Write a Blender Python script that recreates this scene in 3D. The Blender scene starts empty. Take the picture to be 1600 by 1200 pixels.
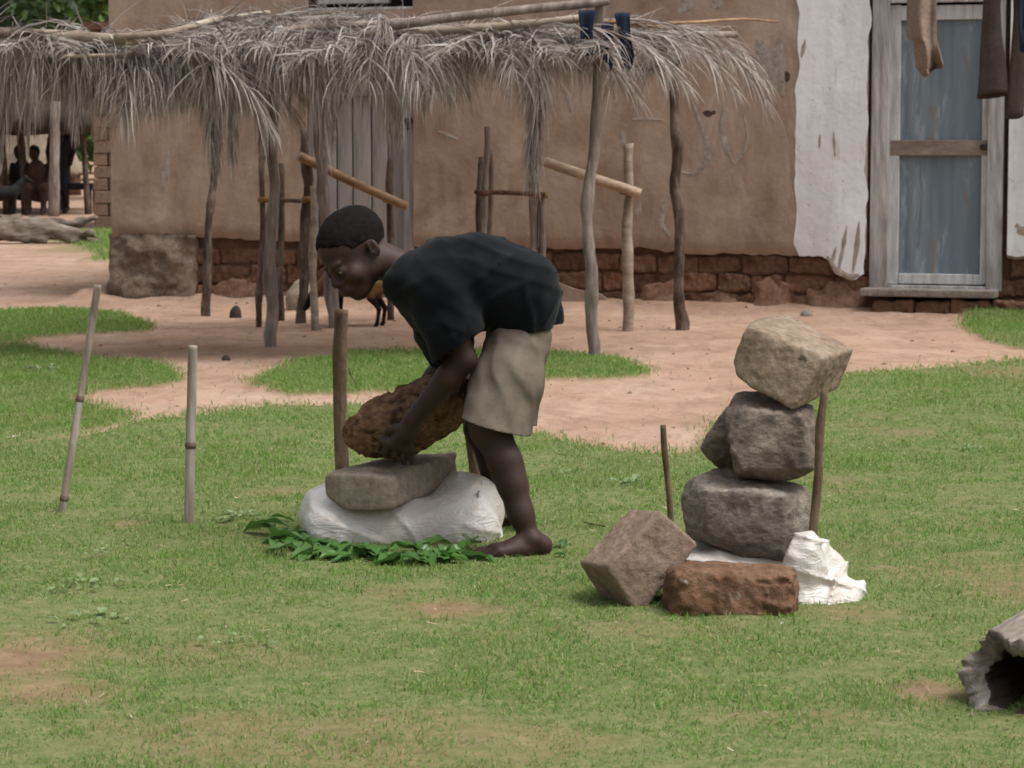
import bpy, bmesh, math, random
import numpy as np
from mathutils import Vector, Matrix, Euler
random.seed(7); RNG = np.random.default_rng(7)
scene = bpy.context.scene
COL = scene.collection

# ---------------------------------------------------------------- camera, world, sun, exposure
F = 4160.0                       # focal length in photograph pixels (1600 wide)
CAM_H = 1.20
HORIZON = 215.0
PITCH = math.atan((600 - HORIZON) / F)
cam_data = bpy.data.cameras.new('camera')
cam = bpy.data.objects.new('camera', cam_data); COL.objects.link(cam)
cam.location = (0, 0, CAM_H); cam.rotation_euler = (math.pi/2 - PITCH, 0, 0)
cam_data.sensor_width = 36.0; cam_data.lens = 36.0 * F / 1600.0
cam_data.clip_start = 0.1; cam_data.clip_end = 2000
cam_data.dof.use_dof = True; cam_data.dof.focus_distance = 7.3; cam_data.dof.aperture_fstop = 14.0
scene.camera = cam

SUN_EL, SUN_AZ = math.radians(64), math.radians(112)     # azimuth measured clockwise from +Y: from the right
world = bpy.data.worlds.new('World'); scene.world = world; world.use_nodes = True
wn = world.node_tree; wn.nodes.clear()
w_out = wn.nodes.new('ShaderNodeOutputWorld'); w_bg = wn.nodes.new('ShaderNodeBackground')
w_sky = wn.nodes.new('ShaderNodeTexSky'); w_sky.sky_type = 'NISHITA'; w_sky.sun_disc = False
w_sky.sun_elevation = SUN_EL; w_sky.sun_rotation = SUN_AZ
w_sky.air_density = 1.0; w_sky.dust_density = 6.0; w_sky.ozone_density = 1.0
w_hs = wn.nodes.new('ShaderNodeHueSaturation'); w_hs.inputs['Saturation'].default_value = 0.24   # grey overcast
wn.links.new(w_sky.outputs[0], w_hs.inputs['Color']); wn.links.new(w_hs.outputs[0], w_bg.inputs['Color'])
w_bg.inputs['Strength'].default_value = 0.118
wn.links.new(w_bg.outputs[0], w_out.inputs['Surface'])
sun_d = bpy.data.lights.new('sun', 'SUN'); sun_d.energy = 1.5; sun_d.angle = math.radians(28); sun_d.color = (1.0, 0.97, 0.93)
sun = bpy.data.objects.new('sun', sun_d); COL.objects.link(sun)
_sd = Vector((math.sin(SUN_AZ)*math.cos(SUN_EL), math.cos(SUN_AZ)*math.cos(SUN_EL), math.sin(SUN_EL)))
sun.rotation_euler = _sd.to_track_quat('Z', 'Y').to_euler()
vs = scene.view_settings
vs.view_transform = 'Standard'; vs.look = 'None'; vs.gamma = 1; vs.exposure = 0.66; vs.use_curve_mapping = False
scene.cycles.use_denoising = True
scene.cycles.max_bounces = 6; scene.cycles.diffuse_bounces = 3; scene.cycles.transparent_max_bounces = 8
scene.cycles.filter_width = 1.7

# ---------------------------------------------------------------- where things stand
_fw = np.array([0, math.cos(PITCH), -math.sin(PITCH)]); _up = np.array([0, math.sin(PITCH), math.cos(PITCH)]); _rt = np.array([1., 0, 0])
CAMP = np.array([0, 0, CAM_H])
def ray(px, py): return _fw*F + _rt*(px-800) + _up*(600-py)
def AT(px, py, Y):
    d = ray(px, py); return CAMP + d*(Y/d[1])
def G0(px, py, z=0.0):
    d = ray(px, py); return CAMP + d*((z-CAM_H)/d[2])
# front wall of the house: a vertical plane through the left corner
WL = G0(185, 467); WR = G0(1350, 492)
_wd = np.array([WR[0]-WL[0], WR[1]-WL[1], 0]); WLEN = np.linalg.norm(_wd); WU = _wd/WLEN
WN = np.array([WU[1], -WU[0], 0]);                       # towards the camera
if WN[1] > 0: WN = -WN
def WUZ(px, py):
    d = ray(px, py); t = np.dot(WL-CAMP, WN)/np.dot(d, WN); p = CAMP + d*t
    return float(np.dot(p-WL, WU)), float(p[2])
def WP(u, z, n=0.0): return WL + WU*u + WN*n + np.array([0, 0, z-WL[2]])

# ---------------------------------------------------------------- noise
def _hash(ix, iy, iz, s):
    h = (ix*374761393 + iy*668265263 + iz*2147483647 + s*1274126177) & 0xffffffff
    h = ((h ^ (h >> 13))*1274126177) & 0xffffffff
    h = (h ^ (h >> 16))
    return (h & 0xffff)/32767.5 - 1.0
def vnoise(p, seed=0):
    p = np.asarray(p, dtype=np.float64); i = np.floor(p).astype(np.int64); f = p - i; f = f*f*f*(f*(f*6-15)+10)
    out = 0
    for dx in (0, 1):
        wx = f[..., 0] if dx else 1-f[..., 0]
        for dy in (0, 1):
            wy = f[..., 1] if dy else 1-f[..., 1]
            for dz in (0, 1):
                wz = f[..., 2] if dz else 1-f[..., 2]
                out = out + wx*wy*wz*_hash(i[..., 0]+dx, i[..., 1]+dy, i[..., 2]+dz, seed)
    return out
def fbm(p, oct=4, seed=0, gain=0.5):
    p = np.asarray(p, dtype=np.float64); a = 1.0; s = 0; t = 0
    for o in range(oct):
        s = s + a*vnoise(p*(2.03**o) + 17.3*o, seed+o); t += a; a *= gain
    return s/t
def fbm2(x, y, oct=4, seed=0): return fbm(np.stack([x, y, np.zeros_like(x)+0.37], -1), oct, seed)

# ---------------------------------------------------------------- materials
def rgb(h):
    """sRGB 0-255 -> linear"""
    return tuple(((c/255)/12.92 if c/255 <= .04045 else ((c/255+.055)/1.055)**2.4) for c in h)
class NT:
    def __init__(s, name):
        s.m = bpy.data.materials.new(name); s.m.use_nodes = True; s.t = s.m.node_tree; s.n = s.t.nodes
        s.b = s.n['Principled BSDF']; s.tc = s.n.new('ShaderNodeTexCoord')
    def link(s, a, b): s.t.links.new(a, b)
    def coord(s, kind='Object', scale=(1, 1, 1), rot=(0, 0, 0)):
        mp = s.n.new('ShaderNodeMapping'); mp.inputs['Scale'].default_value = scale; mp.inputs['Rotation'].default_value = rot
        if kind == 'World':
            g = s.n.new('ShaderNodeNewGeometry'); s.link(g.outputs['Position'], mp.inputs['Vector'])
        else: s.link(s.tc.outputs[kind], mp.inputs['Vector'])
        return mp.outputs[0]
    def noise(s, vec, scale, detail=6, rough=0.6, dist=0.0):
        n = s.n.new('ShaderNodeTexNoise'); n.inputs['Scale'].default_value = scale; n.inputs['Detail'].default_value = detail
        n.inputs['Roughness'].default_value = rough; n.inputs['Distortion'].default_value = dist
        s.link(vec, n.inputs['Vector']); return n.outputs['Fac']
    def ramp(s, fac, stops):
        r = s.n.new('ShaderNodeValToRGB'); e = r.color_ramp.elements
        while len(e) < len(stops): e.new(0.5)
        for k, (p, c) in enumerate(stops):
            e[k].position = p; e[k].color = (*c, 1) if len(c) == 3 else c
        s.link(fac, r.inputs['Fac']); return r.outputs['Color']
    def mix(s, fac, a, b, blend='MIX'):
        m = s.n.new('ShaderNodeMix'); m.data_type = 'RGBA'; m.blend_type = blend
        for v, i in ((fac, 0), (a, 6), (b, 7)):
            if hasattr(v, 'is_linked'): s.link(v, m.inputs[i])
            elif isinstance(v, (int, float)): m.inputs[i].default_value = v
            else: m.inputs[i].default_value = (*v, 1)
        return m.outputs[2]
    def math(s, op, a, b=0.0):
        m = s.n.new('ShaderNodeMath'); m.operation = op
        for v, i in ((a, 0), (b, 1)):
            if hasattr(v, 'is_linked'): s.link(v, m.inputs[i])
            else: m.inputs[i].default_value = v
        return m.outputs[0]
    def col(s, c): s.link(c, s.b.inputs['Base Color'])
    def bump(s, h, strength=0.4, dist=0.01):
        b = s.n.new('ShaderNodeBump'); b.inputs['Strength'].default_value = strength; b.inputs['Distance'].default_value = dist
        s.link(h, b.inputs['Height']); s.link(b.outputs[0], s.b.inputs['Normal'])
    def fin(s, rough=0.9, spec=0.25):
        s.b.inputs['Roughness'].default_value = rough; s.b.inputs['Specular IOR Level'].default_value = spec; return s.m
def grain(name, c1, c2, c3=None, scale=6, bscale=40, bump=0.4, bdist=0.01, rough=0.9, spec=0.2, stretch=(1, 1, 1), rot=(0, 0, 0), var=0.0, spots=None, spot_scale=30, lo=0.3, hi=0.7):
    t = NT(name); v = t.coord('Object', stretch, rot)
    f = t.noise(v, scale, 8, 0.65, 0.3)
    st = [(lo, c1), (hi, c2)] if c3 is None else [(lo, c1), ((lo+hi)/2, c2), (hi, c3)]
    c = t.ramp(f, st)
    f2 = t.noise(v, bscale, 6, 0.7)
    c = t.mix(0.75, c, t.ramp(f2, [(0.32, (0.45, 0.45, 0.45)), (0.66, (1.08, 1.08, 1.08))]), 'MULTIPLY')
    if spots:
        f3 = t.noise(t.coord('Object'), spot_scale, 3, 0.5)
        c = t.mix(t.ramp(f3, [(0.66, (0, 0, 0)), (0.72, (1, 1, 1))]), c, spots)
    if var:
        oi = t.n.new('ShaderNodeObjectInfo')
        c = t.mix(1.0, c, t.ramp(oi.outputs['Random'], [(0, (1-var,)*3), (1, (1, 1, 1))]), 'MULTIPLY')
    t.col(c); t.bump(f2, bump, bdist)
    return t.fin(rough, spec)

# ---------------------------------------------------------------- objects
def mesh_from(name, V, Fc, smooth=True):
    me = bpy.data.meshes.new(name)
    V = np.asarray(V, dtype=np.float32)
    if isinstance(Fc, np.ndarray):
        n = Fc.shape[1]; me.vertices.add(len(V)); me.vertices.foreach_set('co', V.ravel())
        me.loops.add(Fc.size); me.loops.foreach_set('vertex_index', Fc.astype(np.int32).ravel())
        me.polygons.add(len(Fc)); me.polygons.foreach_set('loop_start', np.arange(len(Fc), dtype=np.int32)*n)
        me.update(calc_edges=True); me.validate()
    else:
        me.from_pydata([tuple(map(float, v)) for v in V], [], [tuple(map(int, f)) for f in Fc]); me.update()
    if smooth: me.polygons.foreach_set('use_smooth', np.ones(len(me.polygons), dtype=bool))
    return me
def origin_of(o):
    p = np.zeros(3)
    while o is not None: p = p + np.array(o.location); o = o.parent
    return p
def mk(name, V, Fc, mat, parent=None, label=None, smooth=True, origin=None):
    """one mesh object from world-space vertices; its origin goes to its own middle (or to `origin`)"""
    V = np.asarray(V, dtype=np.float64)
    c = (V.min(0)+V.max(0))/2 if origin is None else np.asarray(origin, float)
    me = mesh_from(name, V-c, Fc, smooth); me.materials.append(mat)
    o = bpy.data.objects.new(name, me); COL.objects.link(o)
    base = origin_of(parent) if parent is not None else np.zeros(3)
    if parent is not None: o.parent = parent
    o.location = tuple(c-base)
    if label: o['label'] = label
    return o
def tag(o, label=None, cat=None, group=None, kind=None):
    if label: o['label'] = label
    if cat: o['category'] = cat
    if group: o['group'] = group
    if kind: o['kind'] = kind
    return o
def thing(name, loc, label, cat, group=None):
    o = bpy.data.objects.new(name, None); COL.objects.link(o); o.location = tuple(loc); o.empty_display_size = 0.1
    return tag(o, label, cat, group)
def join(parts):
    """[(V,F)...] -> V, list of faces"""
    Vs, Fs, n = [], [], 0
    for V, Fc in parts:
        V = np.asarray(V); Vs.append(V); Fs += [tuple(int(i)+n for i in f) for f in Fc]; n += len(V)
    return np.concatenate(Vs), Fs
def tube(pts, rad, seg=10, wob=0.0, seed=0, sub=1, cap=True, hollow=0.0, squash=None):
    pts = np.asarray(pts, float); rad = np.broadcast_to(np.asarray(rad, float), (len(pts),)).copy()
    if sub > 1:
        t = np.arange(len(pts)); tt = np.linspace(0, len(pts)-1, (len(pts)-1)*sub+1)
        # Catmull-Rom through the points
        P = np.vstack([2*pts[0]-pts[1], pts, 2*pts[-1]-pts[-2]]); out = []
        for x in tt:
            k = min(int(x), len(pts)-2); f = x-k; a, b, c, d = P[k], P[k+1], P[k+2], P[k+3]
            out.append(0.5*((2*b)+(c-a)*f+(2*a-5*b+4*c-d)*f*f+(3*b-a-3*c+d)*f**3))
        rad = np.interp(tt, t, rad); pts = np.array(out)
    T = np.gradient(pts, axis=0); T /= np.linalg.norm(T, axis=1)[:, None]+1e-12
    ref = np.array([0, 0, 1.]) if abs(T[0][2]) < 0.9 else np.array([1., 0, 0])
    n = np.cross(T[0], ref); n /= np.linalg.norm(n); V = []
    a = np.linspace(0, 2*np.pi, seg, endpoint=False)
    for i in range(len(pts)):
        n = n - T[i]*np.dot(n, T[i]); n /= np.linalg.norm(n); b = np.cross(T[i], n)
        ring = pts[i] + rad[i]*(np.cos(a)[:, None]*n + np.sin(a)[:, None]*b*(squash or 1))
        V.append(ring)
    V = np.array(V)
    if wob:
        d = V-pts[:, None, :]; nn = fbm(V.reshape(-1, 3)*np.array([18, 18, 9]) + seed*7.1, 3, seed).reshape(V.shape[:2])
        V = pts[:, None, :] + d*(1+wob*nn[..., None])
    m = len(pts); V = V.reshape(-1, 3); Fs = []
    for i in range(m-1):
        for j in range(seg):
            k = (j+1) % seg; Fs.append((i*seg+j, i*seg+k, (i+1)*seg+k, (i+1)*seg+j))
    if cap:
        for e in (0, m-1):
            base = e*seg; loop = [base+j for j in range(seg)]
            if hollow and e == m-1:
                r2 = pts[e]+(V[loop]-pts[e])*hollow; r3 = r2-T[e]*rad[e]*2.5
                o = len(V); V = np.vstack([V, r2, r3])
                for j in range(seg):
                    k = (j+1) % seg; Fs.append((loop[j], loop[k], o+k, o+j)); Fs.append((o+j, o+k, o+seg+k, o+seg+j))
                Fs.append([o+seg+j for j in range(seg)])
            else:
                Fs.append(loop if e else loop[::-1])
    return V, Fs
def boxv(c, h, R=None):
    s = np.array([[x, y, z] for x in (-1, 1) for y in (-1, 1) for z in (-1, 1)], float)*h
    if R is not None: s = s @ np.asarray(R).T
    return s+c, [(0, 1, 3, 2), (4, 6, 7, 5), (0, 4, 5, 1), (2, 3, 7, 6), (0, 2, 6, 4), (1, 5, 7, 3)]
def bevelled(me, w, seg=2):
    bm = bmesh.new(); bm.from_mesh(me); bmesh.ops.bevel(bm, geom=bm.edges[:]+bm.verts[:], offset=w, segments=seg, profile=0.6, affect='EDGES')
    bm.to_mesh(me); bm.free()

# ---------------------------------------------------------------- signed distance fields and a surface-net skin
class Field:
    def __init__(s, lo, hi, h):
        s.lo = np.asarray(lo, float); s.h = h; s.n = np.ceil((np.asarray(hi)-s.lo)/h).astype(int)+1
        s.d = np.full(s.n, 1.0, dtype=np.float32)
    def _win(s, lo, hi):
        a = np.clip(np.floor((np.asarray(lo)-s.lo)/s.h).astype(int), 0, s.n); b = np.clip(np.ceil((np.asarray(hi)-s.lo)/s.h).astype(int)+1, 0, s.n)
        sl = tuple(slice(x, y) for x, y in zip(a, b))
        g = [s.lo[k]+s.h*np.arange(a[k], b[k]) for k in range(3)]
        P = np.stack(np.meshgrid(*g, indexing='ij'), -1)
        return sl, P
    def _put(s, sl, d, k, sub=False):
        f = s.d[sl]
        if f.size == 0: return
        if sub: 
            d = -d; h = np.clip(0.5-0.5*(d-f)/k*1.0, 0, 1) if k else None
            s.d[sl] = (f*h+d*(1-h)+k*h*(1-h)) if k else np.maximum(f, d); return
        if k:
            h = np.clip(0.5+0.5*(f-d)/k, 0, 1); s.d[sl] = f*(1-h)+d*h-k*h*(1-h)
        else: s.d[sl] = np.minimum(f, d)
    def cap(s, a, b, ra, rb=None, k=0.02, sub=False):
        a = np.asarray(a, float); b = np.asarray(b, float); rb = ra if rb is None else rb; m = max(ra, rb)+2*k+4*s.h
        sl, P = s._win(np.minimum(a, b)-m, np.maximum(a, b)+m)
        if P.size == 0: return
        ab = b-a; t = np.clip(((P-a)@ab)/max(ab@ab, 1e-9), 0, 1)
        d = np.linalg.norm(P-a-t[..., None]*ab, axis=-1)-(ra+(rb-ra)*t); s._put(sl, d, k, sub)
    def chain(s, pts, rad, k=0.02):
        for i in range(len(pts)-1): s.cap(pts[i], pts[i+1], rad[i], rad[i+1], k)
    def ell(s, c, r, R=None, k=0.02, sub=False):
        c = np.asarray(c, float); r = np.asarray(r, float); m = r.max()+2*k+4*s.h
        sl, P = s._win(c-m, c+m)
        if P.size == 0: return
        q = P-c
        if R is not None: q = q@np.asarray(R)      # columns of R are the local axes
        k0 = np.linalg.norm(q/r, axis=-1); k1 = np.linalg.norm(q/(r*r), axis=-1)+1e-9
        s._put(sl, k0*(k0-1)/k1, k, sub)
    def box(s, c, hx, rd, R=None, k=0.01, sub=False):
        c = np.asarray(c, float); hx = np.asarray(hx, float); m = np.linalg.norm(hx)+2*k+4*s.h
        sl, P = s._win(c-m, c+m); q = P-c
        if R is not None: q = q@np.asarray(R)
        q = np.abs(q)-(hx-rd); d = np.linalg.norm(np.maximum(q, 0), axis=-1)+np.minimum(q.max(-1), 0)-rd
        s._put(sl, d, k, sub)
    def hull(s, pts, rnd=0.012, k=0.012):
        bm = bmesh.new()
        for p in pts: bm.verts.new(p)
        bmesh.ops.convex_hull(bm, input=bm.verts[:]); bmesh.ops.dissolve_limit(bm, angle_limit=0.12, verts=bm.verts[:], edges=bm.edges[:])
        c = np.mean([list(v.co) for v in bm.verts], 0); pl = []
        bm.normal_update()
        for f in bm.faces:
            n = np.array(f.normal); p = np.array(f.calc_center_median())
            if n@(p-c) < 0: n = -n
            pl.append((n, n@p))
        bm.free()
        pts = np.asarray(pts); sl, P = s._win(pts.min(0)-0.06, pts.max(0)+0.06)
        D = np.stack([P@n-d for n, d in pl], 0).astype(np.float32)
        m = D.max(0); d = m+rnd*np.log(np.exp((D-m)/rnd).sum(0))-rnd*0.4
        s._put(sl, d, k)
    def displace(s, fn, band=0.06):
        idx = np.argwhere(np.abs(s.d) < band); P = s.lo+idx*s.h
        s.d[tuple(idx.T)] += fn(P).astype(np.float32)
    def cut(s, p, n, k=0.0):
        """remove what lies beyond the plane (p, n pointing outward)"""
        sl, P = s._win(s.lo, s.lo+s.h*s.n); s.d = np.maximum(s.d, ((P-np.asarray(p))@np.asarray(n)).astype(np.float32))
    def mesh(s):
        d = s.d; S = d < 0; nx, ny, nz = d.shape
        cnt = np.zeros((nx-1, ny-1, nz-1), dtype=np.int8)
        offs = [(i, j, k) for i in (0, 1) for j in (0, 1) for k in (0, 1)]
        for i, j, k in offs: cnt += S[i:nx-1+i, j:ny-1+j, k:nz-1+k]
        act = (cnt > 0) & (cnt < 8); cell = np.argwhere(act); ids = np.full(act.shape, -1, dtype=np.int64); ids[act] = np.arange(len(cell))
        cv = {o: d[cell[:, 0]+o[0], cell[:, 1]+o[1], cell[:, 2]+o[2]].astype(np.float64) for o in offs}
        acc = np.zeros((len(cell), 3)); w = np.zeros(len(cell))
        for a in offs:
            for ax in range(3):
                if a[ax] == 0:
                    b = list(a); b[ax] = 1; b = tuple(b); va, vb = cv[a], cv[b]; m = (va < 0) != (vb < 0)
                    t = np.where(m, va/np.where(m, va-vb, 1), 0); p = np.tile(np.array(a, float), (len(cell), 1)); p[:, ax] += t
                    acc[m] += p[m]; w[m] += 1
        V = s.lo+(cell+acc/w[:, None])*s.h; Q = []
        for ax in range(3):
            sa = [slice(None)]*3; sb = [slice(None)]*3; sa[ax] = slice(0, -1); sb[ax] = slice(1, None)
            A = S[tuple(sa)]; B = S[tuple(sb)]; e = np.argwhere(A != B)
            o1, o2 = [(1, 2), (2, 0), (0, 1)][ax]
            e = e[(e[:, o1] > 0) & (e[:, o2] > 0) & (e[:, o1] < d.shape[o1]-1) & (e[:, o2] < d.shape[o2]-1)]
            def cid(da, db):
                x = e.copy(); x[:, o1] += da; x[:, o2] += db; return ids[x[:, 0], x[:, 1], x[:, 2]]
            q = np.stack([cid(-1, -1), cid(0, -1), cid(0, 0), cid(-1, 0)], 1); flip = ~A[tuple(e.T)]
            q[flip] = q[flip][:, ::-1]; Q.append(q)
        Q = np.concatenate(Q); Q = Q[(Q >= 0).all(1)]
        return V, Q
def relax(V, Q, it=2, lam=0.5):
    for _ in range(it):
        acc = np.zeros_like(V); w = np.zeros(len(V))
        for a, b in ((0, 1), (1, 2), (2, 3), (3, 0)):
            np.add.at(acc, Q[:, a], V[Q[:, b]]); np.add.at(acc, Q[:, b], V[Q[:, a]]); np.add.at(w, Q[:, a], 1); np.add.at(w, Q[:, b], 1)
        V = V+lam*(acc/np.maximum(w, 1)[:, None]-V)
    return V

# ================================================================ THE SETTING
def PG(pts): return np.array([G0(x, y)[:2] for x, y in pts])
def inside(poly, x, y):
    r = np.zeros(x.shape, bool); n = len(poly); j = n-1
    for i in range(n):
        xi, yi = poly[i]; xj, yj = poly[j]
        c = ((yi > y) != (yj > y)) & (x < (xj-xi)*(y-yi)/(yj-yi+1e-12)+xi); r ^= c; j = i
    return r
LAWN = PG([(-1500, 1800), (-900, 705), (0, 702), (40, 694), (130, 688), (200, 672), (260, 664), (330, 655), (400, 645), (470, 640), (560, 640), (660, 655), (750, 668), (840, 680),
           (900, 694), (960, 704), (1020, 712), (1092, 714), (1110, 680), (1150, 650), (1220, 622), (1320, 596), (1400, 586), (1480, 579), (1600, 570), (2000, 556), (2600, 700), (3000, 1800)])
PATCHES = [PG(p) for p in (
    [(-300, 492), (0, 488), (60, 485), (130, 486), (190, 491), (236, 513), (205, 523), (120, 525), (50, 531), (0, 537), (-300, 545)],
    [(-300, 540), (0, 541), (60, 549), (110, 560), (180, 566), (235, 571), (276, 592), (262, 604), (200, 606), (150, 612), (120, 622), (60, 627), (0, 630), (-300, 640)],
    [(-300, 640), (0, 634), (60, 631), (120, 634), (160, 642), (204, 661), (150, 674), (90, 684), (0, 696), (-300, 700)],
    [(392, 601), (420, 588), (470, 570), (540, 558), (640, 552), (760, 552), (880, 556), (950, 567), (1003, 588), (985, 597), (920, 600), (840, 601), (760, 610), (640, 616), (520, 625), (440, 620)],
    [(1508, 515), (1525, 490), (1560, 470), (1700, 462), (2000, 480), (2000, 560), (1660, 548), (1600, 547), (1545, 536)],
    [(60, 372), (130, 362), (215, 360), (230, 400), (150, 412), (145, 395), (120, 384)])]
BARE = [(np.array(G0(x, y)[:2]), rx, ry, s) for x, y, rx, ry, s in (
    (25, 1050, .16, .30, .95), (80, 1100, .14, .14, .8), (700, 968, .13, .11, .85), (1445, 1098, .09, .15, .9), (1575, 935, .14, .22, .6), (200, 829, .06, .08, .8),
    (440, 778, .16, .10, .6), (1010, 1000, .25, .12, .35), (1330, 975, .12, .1, .6), (760, 1010, .09, .06, .5), (330, 1040, .25, .2, .35), (60, 660, .2, .3, .4), (1180, 700, .3, .5, .2), (90, 1035, .2, .1, .5),
    (1480, 905, .25, .2, .35), (1590, 590, .4, .5, .6), (130, 1010, .1, .1, .4), (1240, 1140, .2, .1, .3), (620, 1150, .25, .1, .3))]
def lawn_mask(x, y, jit=0.07):
    dx = jit*fbm2(x*5, y*5, 3, 41)+jit*.6*fbm2(x*1.3, y*1.3, 2, 44); dy = 2.2*jit*fbm2(x*4, y*2.5, 3, 42); X, Y = x+dx, y+dy
    m = inside(LAWN, X, Y)
    for p in PATCHES: m |= inside(p, X, Y)
    return m
def bare(x, y):
    b = np.zeros(x.shape)
    n = fbm2(x*6, y*6, 3, 51)
    for c, rx, ry, s in BARE:
        r = np.sqrt(((x-c[0])/rx)**2+((y-c[1])/ry)**2)+0.55*n; b = np.maximum(b, s*np.clip(1.35-r, 0, 1))
    b = np.maximum(b, 0.42*np.clip((fbm2(x*2.0, y*1.2, 5, 52)-0.22)*4, 0, 1))
    return b
def wall_dist(x, y):
    q = np.stack([x-WL[0], y-WL[1]], -1); u = q@WU[:2]; n = q@WN[:2]; return u, n
def ground_h(x, y):
    x = np.asarray(x, float); y = np.asarray(y, float)
    far = np.clip((60-y)/40, 0, 1)
    z = (0.014*fbm2(x*1.3, y*1.3, 4, 3)+0.018*fbm2(x*.33, y*.33, 2, 5))*far
    u, n = wall_dist(x, y)
    w = np.where(u > -0.3, 1.0, 0.0)
    z = z+w*np.where(n > -0.2, 0.085*np.exp(-np.maximum(n, 0)/0.28), 0)*(0.7+0.5*fbm2(x*2.5, y*2.5, 3, 9))
    return z
def gz(x, y): return float(ground_h(np.array([x]), np.array([y]))[0])
def GP(px, py):
    """where the line of sight through a photograph pixel meets the ground"""
    z = 0.0
    for _ in range(6): p = G0(px, py, z); z = gz(p[0], p[1])
    return np.array([p[0], p[1], z])

def graded(a, b, step, far_lo, far_hi):
    core = np.arange(a, b+1e-6, step); lo = [a]; s = step
    while lo[-1] > far_lo: s *= 1.35; lo.append(lo[-1]-s)
    hi = [b]; s = step
    while hi[-1] < far_hi: s *= 1.35; hi.append(hi[-1]+s)
    return np.concatenate([np.array(lo[:0:-1]), core, np.array(hi[1:])])
gx = graded(-3.8, 4.2, 0.035, -600, 600); gy = graded(4.4, 20.6, 0.035, -400, 1200)
X, Y = np.meshgrid(gx, gy, indexing='ij')
lm = np.zeros(X.shape)
for k in range(5):
    a = k*2*math.pi/5; lm += lawn_mask(X+.035*math.cos(a), Y+.05*math.sin(a))
lm /= 5
br = bare(X, Y); lawn_w = lm*(1-br)
Z = ground_h(X, Y)+0.022*lm*np.clip((60-Y)/40, 0, 1)+0.006*fbm2(X*9, Y*9, 3, 11)*np.clip((25-Y)/5, 0, 1)
nx_, ny_ = X.shape; I = np.arange(nx_*ny_).reshape(nx_, ny_)
Q = np.stack([I[:-1, :-1], I[1:, :-1], I[1:, 1:], I[:-1, 1:]], -1).reshape(-1, 4)
t = NT('sandy_soil')
p = t.coord('World')
soil = t.ramp(t.noise(p, 1.1, 8, 0.65, 0.4), [(0.3, (.30, .195, .135)), (0.5, (.375, .25, .18)), (0.72, (.45, .325, .245))])
soil = t.mix(0.6, soil, t.ramp(t.noise(t.coord('World', (1, .45, 1)), 7, 8, .7, .9), [(.34, (.55, .51, .48)), (.56, (1, 1, 1))]), 'MULTIPLY')
soil = t.mix(0.5, soil, t.ramp(t.noise(p, 70, 5, .7), [(.3, (.72, .7, .68)), (.6, (1, 1, 1))]), 'MULTIPLY')
thatch_c = t.ramp(t.noise(p, 26, 6, .7), [(.3, (.085, .11, .036)), (.55, (.15, .165, .065)), (.75, (.25, .21, .11))])
brown = t.ramp(t.noise(p, 14, 6, .7), [(.3, (.14, .085, .05)), (.7, (.28, .19, .12))])
at = t.n.new('ShaderNodeAttribute'); at.attribute_name = 'lawn'
sp = t.n.new('ShaderNodeSeparateColor'); t.link(at.outputs['Color'], sp.inputs[0])
c = t.mix(sp.outputs[0], soil, brown); c = t.mix(sp.outputs[1], c, thatch_c)
t.col(c); t.bump(t.noise(p, 45, 8, .7), .55, .012); MAT_SOIL = t.fin(.95, .1)
ground = mk('ground', np.stack([X, Y, Z], -1).reshape(-1, 3), Q, MAT_SOIL, origin=(0, 0, 0)); tag(ground, kind='structure')
ca = ground.data.color_attributes.new('lawn', 'FLOAT_COLOR', 'POINT')
cc = np.zeros((nx_*ny_, 4), np.float32); cc[:, 0] = lm.ravel(); cc[:, 1] = lawn_w.ravel(); cc[:, 3] = 1
ca.data.foreach_set('color', cc.ravel())

# grass: single blades, one object for the lawn and one for each far patch
def grass_material():
    t = NT('grass_blade'); g = t.n.new('ShaderNodeNewGeometry'); p = t.coord('World')
    a = t.ramp(g.outputs['Random Per Island'], [(0, (.095, .175, .03)), (.35, (.14, .265, .045)), (.7, (.20, .335, .075)), (.88, (.28, .36, .12)), (1, (.42, .38, .22))])
    b = t.ramp(g.outputs['Random Per Island'], [(0, (.135, .225, .05)), (.5, (.225, .315, .09)), (.85, (.33, .34, .16)), (1, (.46, .40, .24))])
    f = t.ramp(t.math('ADD', t.math('MULTIPLY', t.noise(p, .8, 4, .6), .6), t.math('MULTIPLY', t.noise(p, 4.5, 4, .6), .4)), [(.46, (0, 0, 0)), (.70, (1, 1, 1))])
    c = t.mix(f, a, b); t.col(c); t.fin(.6, .25)
    tr = t.n.new('ShaderNodeBsdfTranslucent'); t.link(c, tr.inputs['Color']); ms = t.n.new('ShaderNodeMixShader'); ms.inputs[0].default_value = .5
    t.link(t.b.outputs[0], ms.inputs[1]); t.link(tr.outputs[0], ms.inputs[2]); t.link(ms.outputs[0], t.n['Material Output'].inputs['Surface'])
    return t.m
MAT_GRASS = grass_material()
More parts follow.
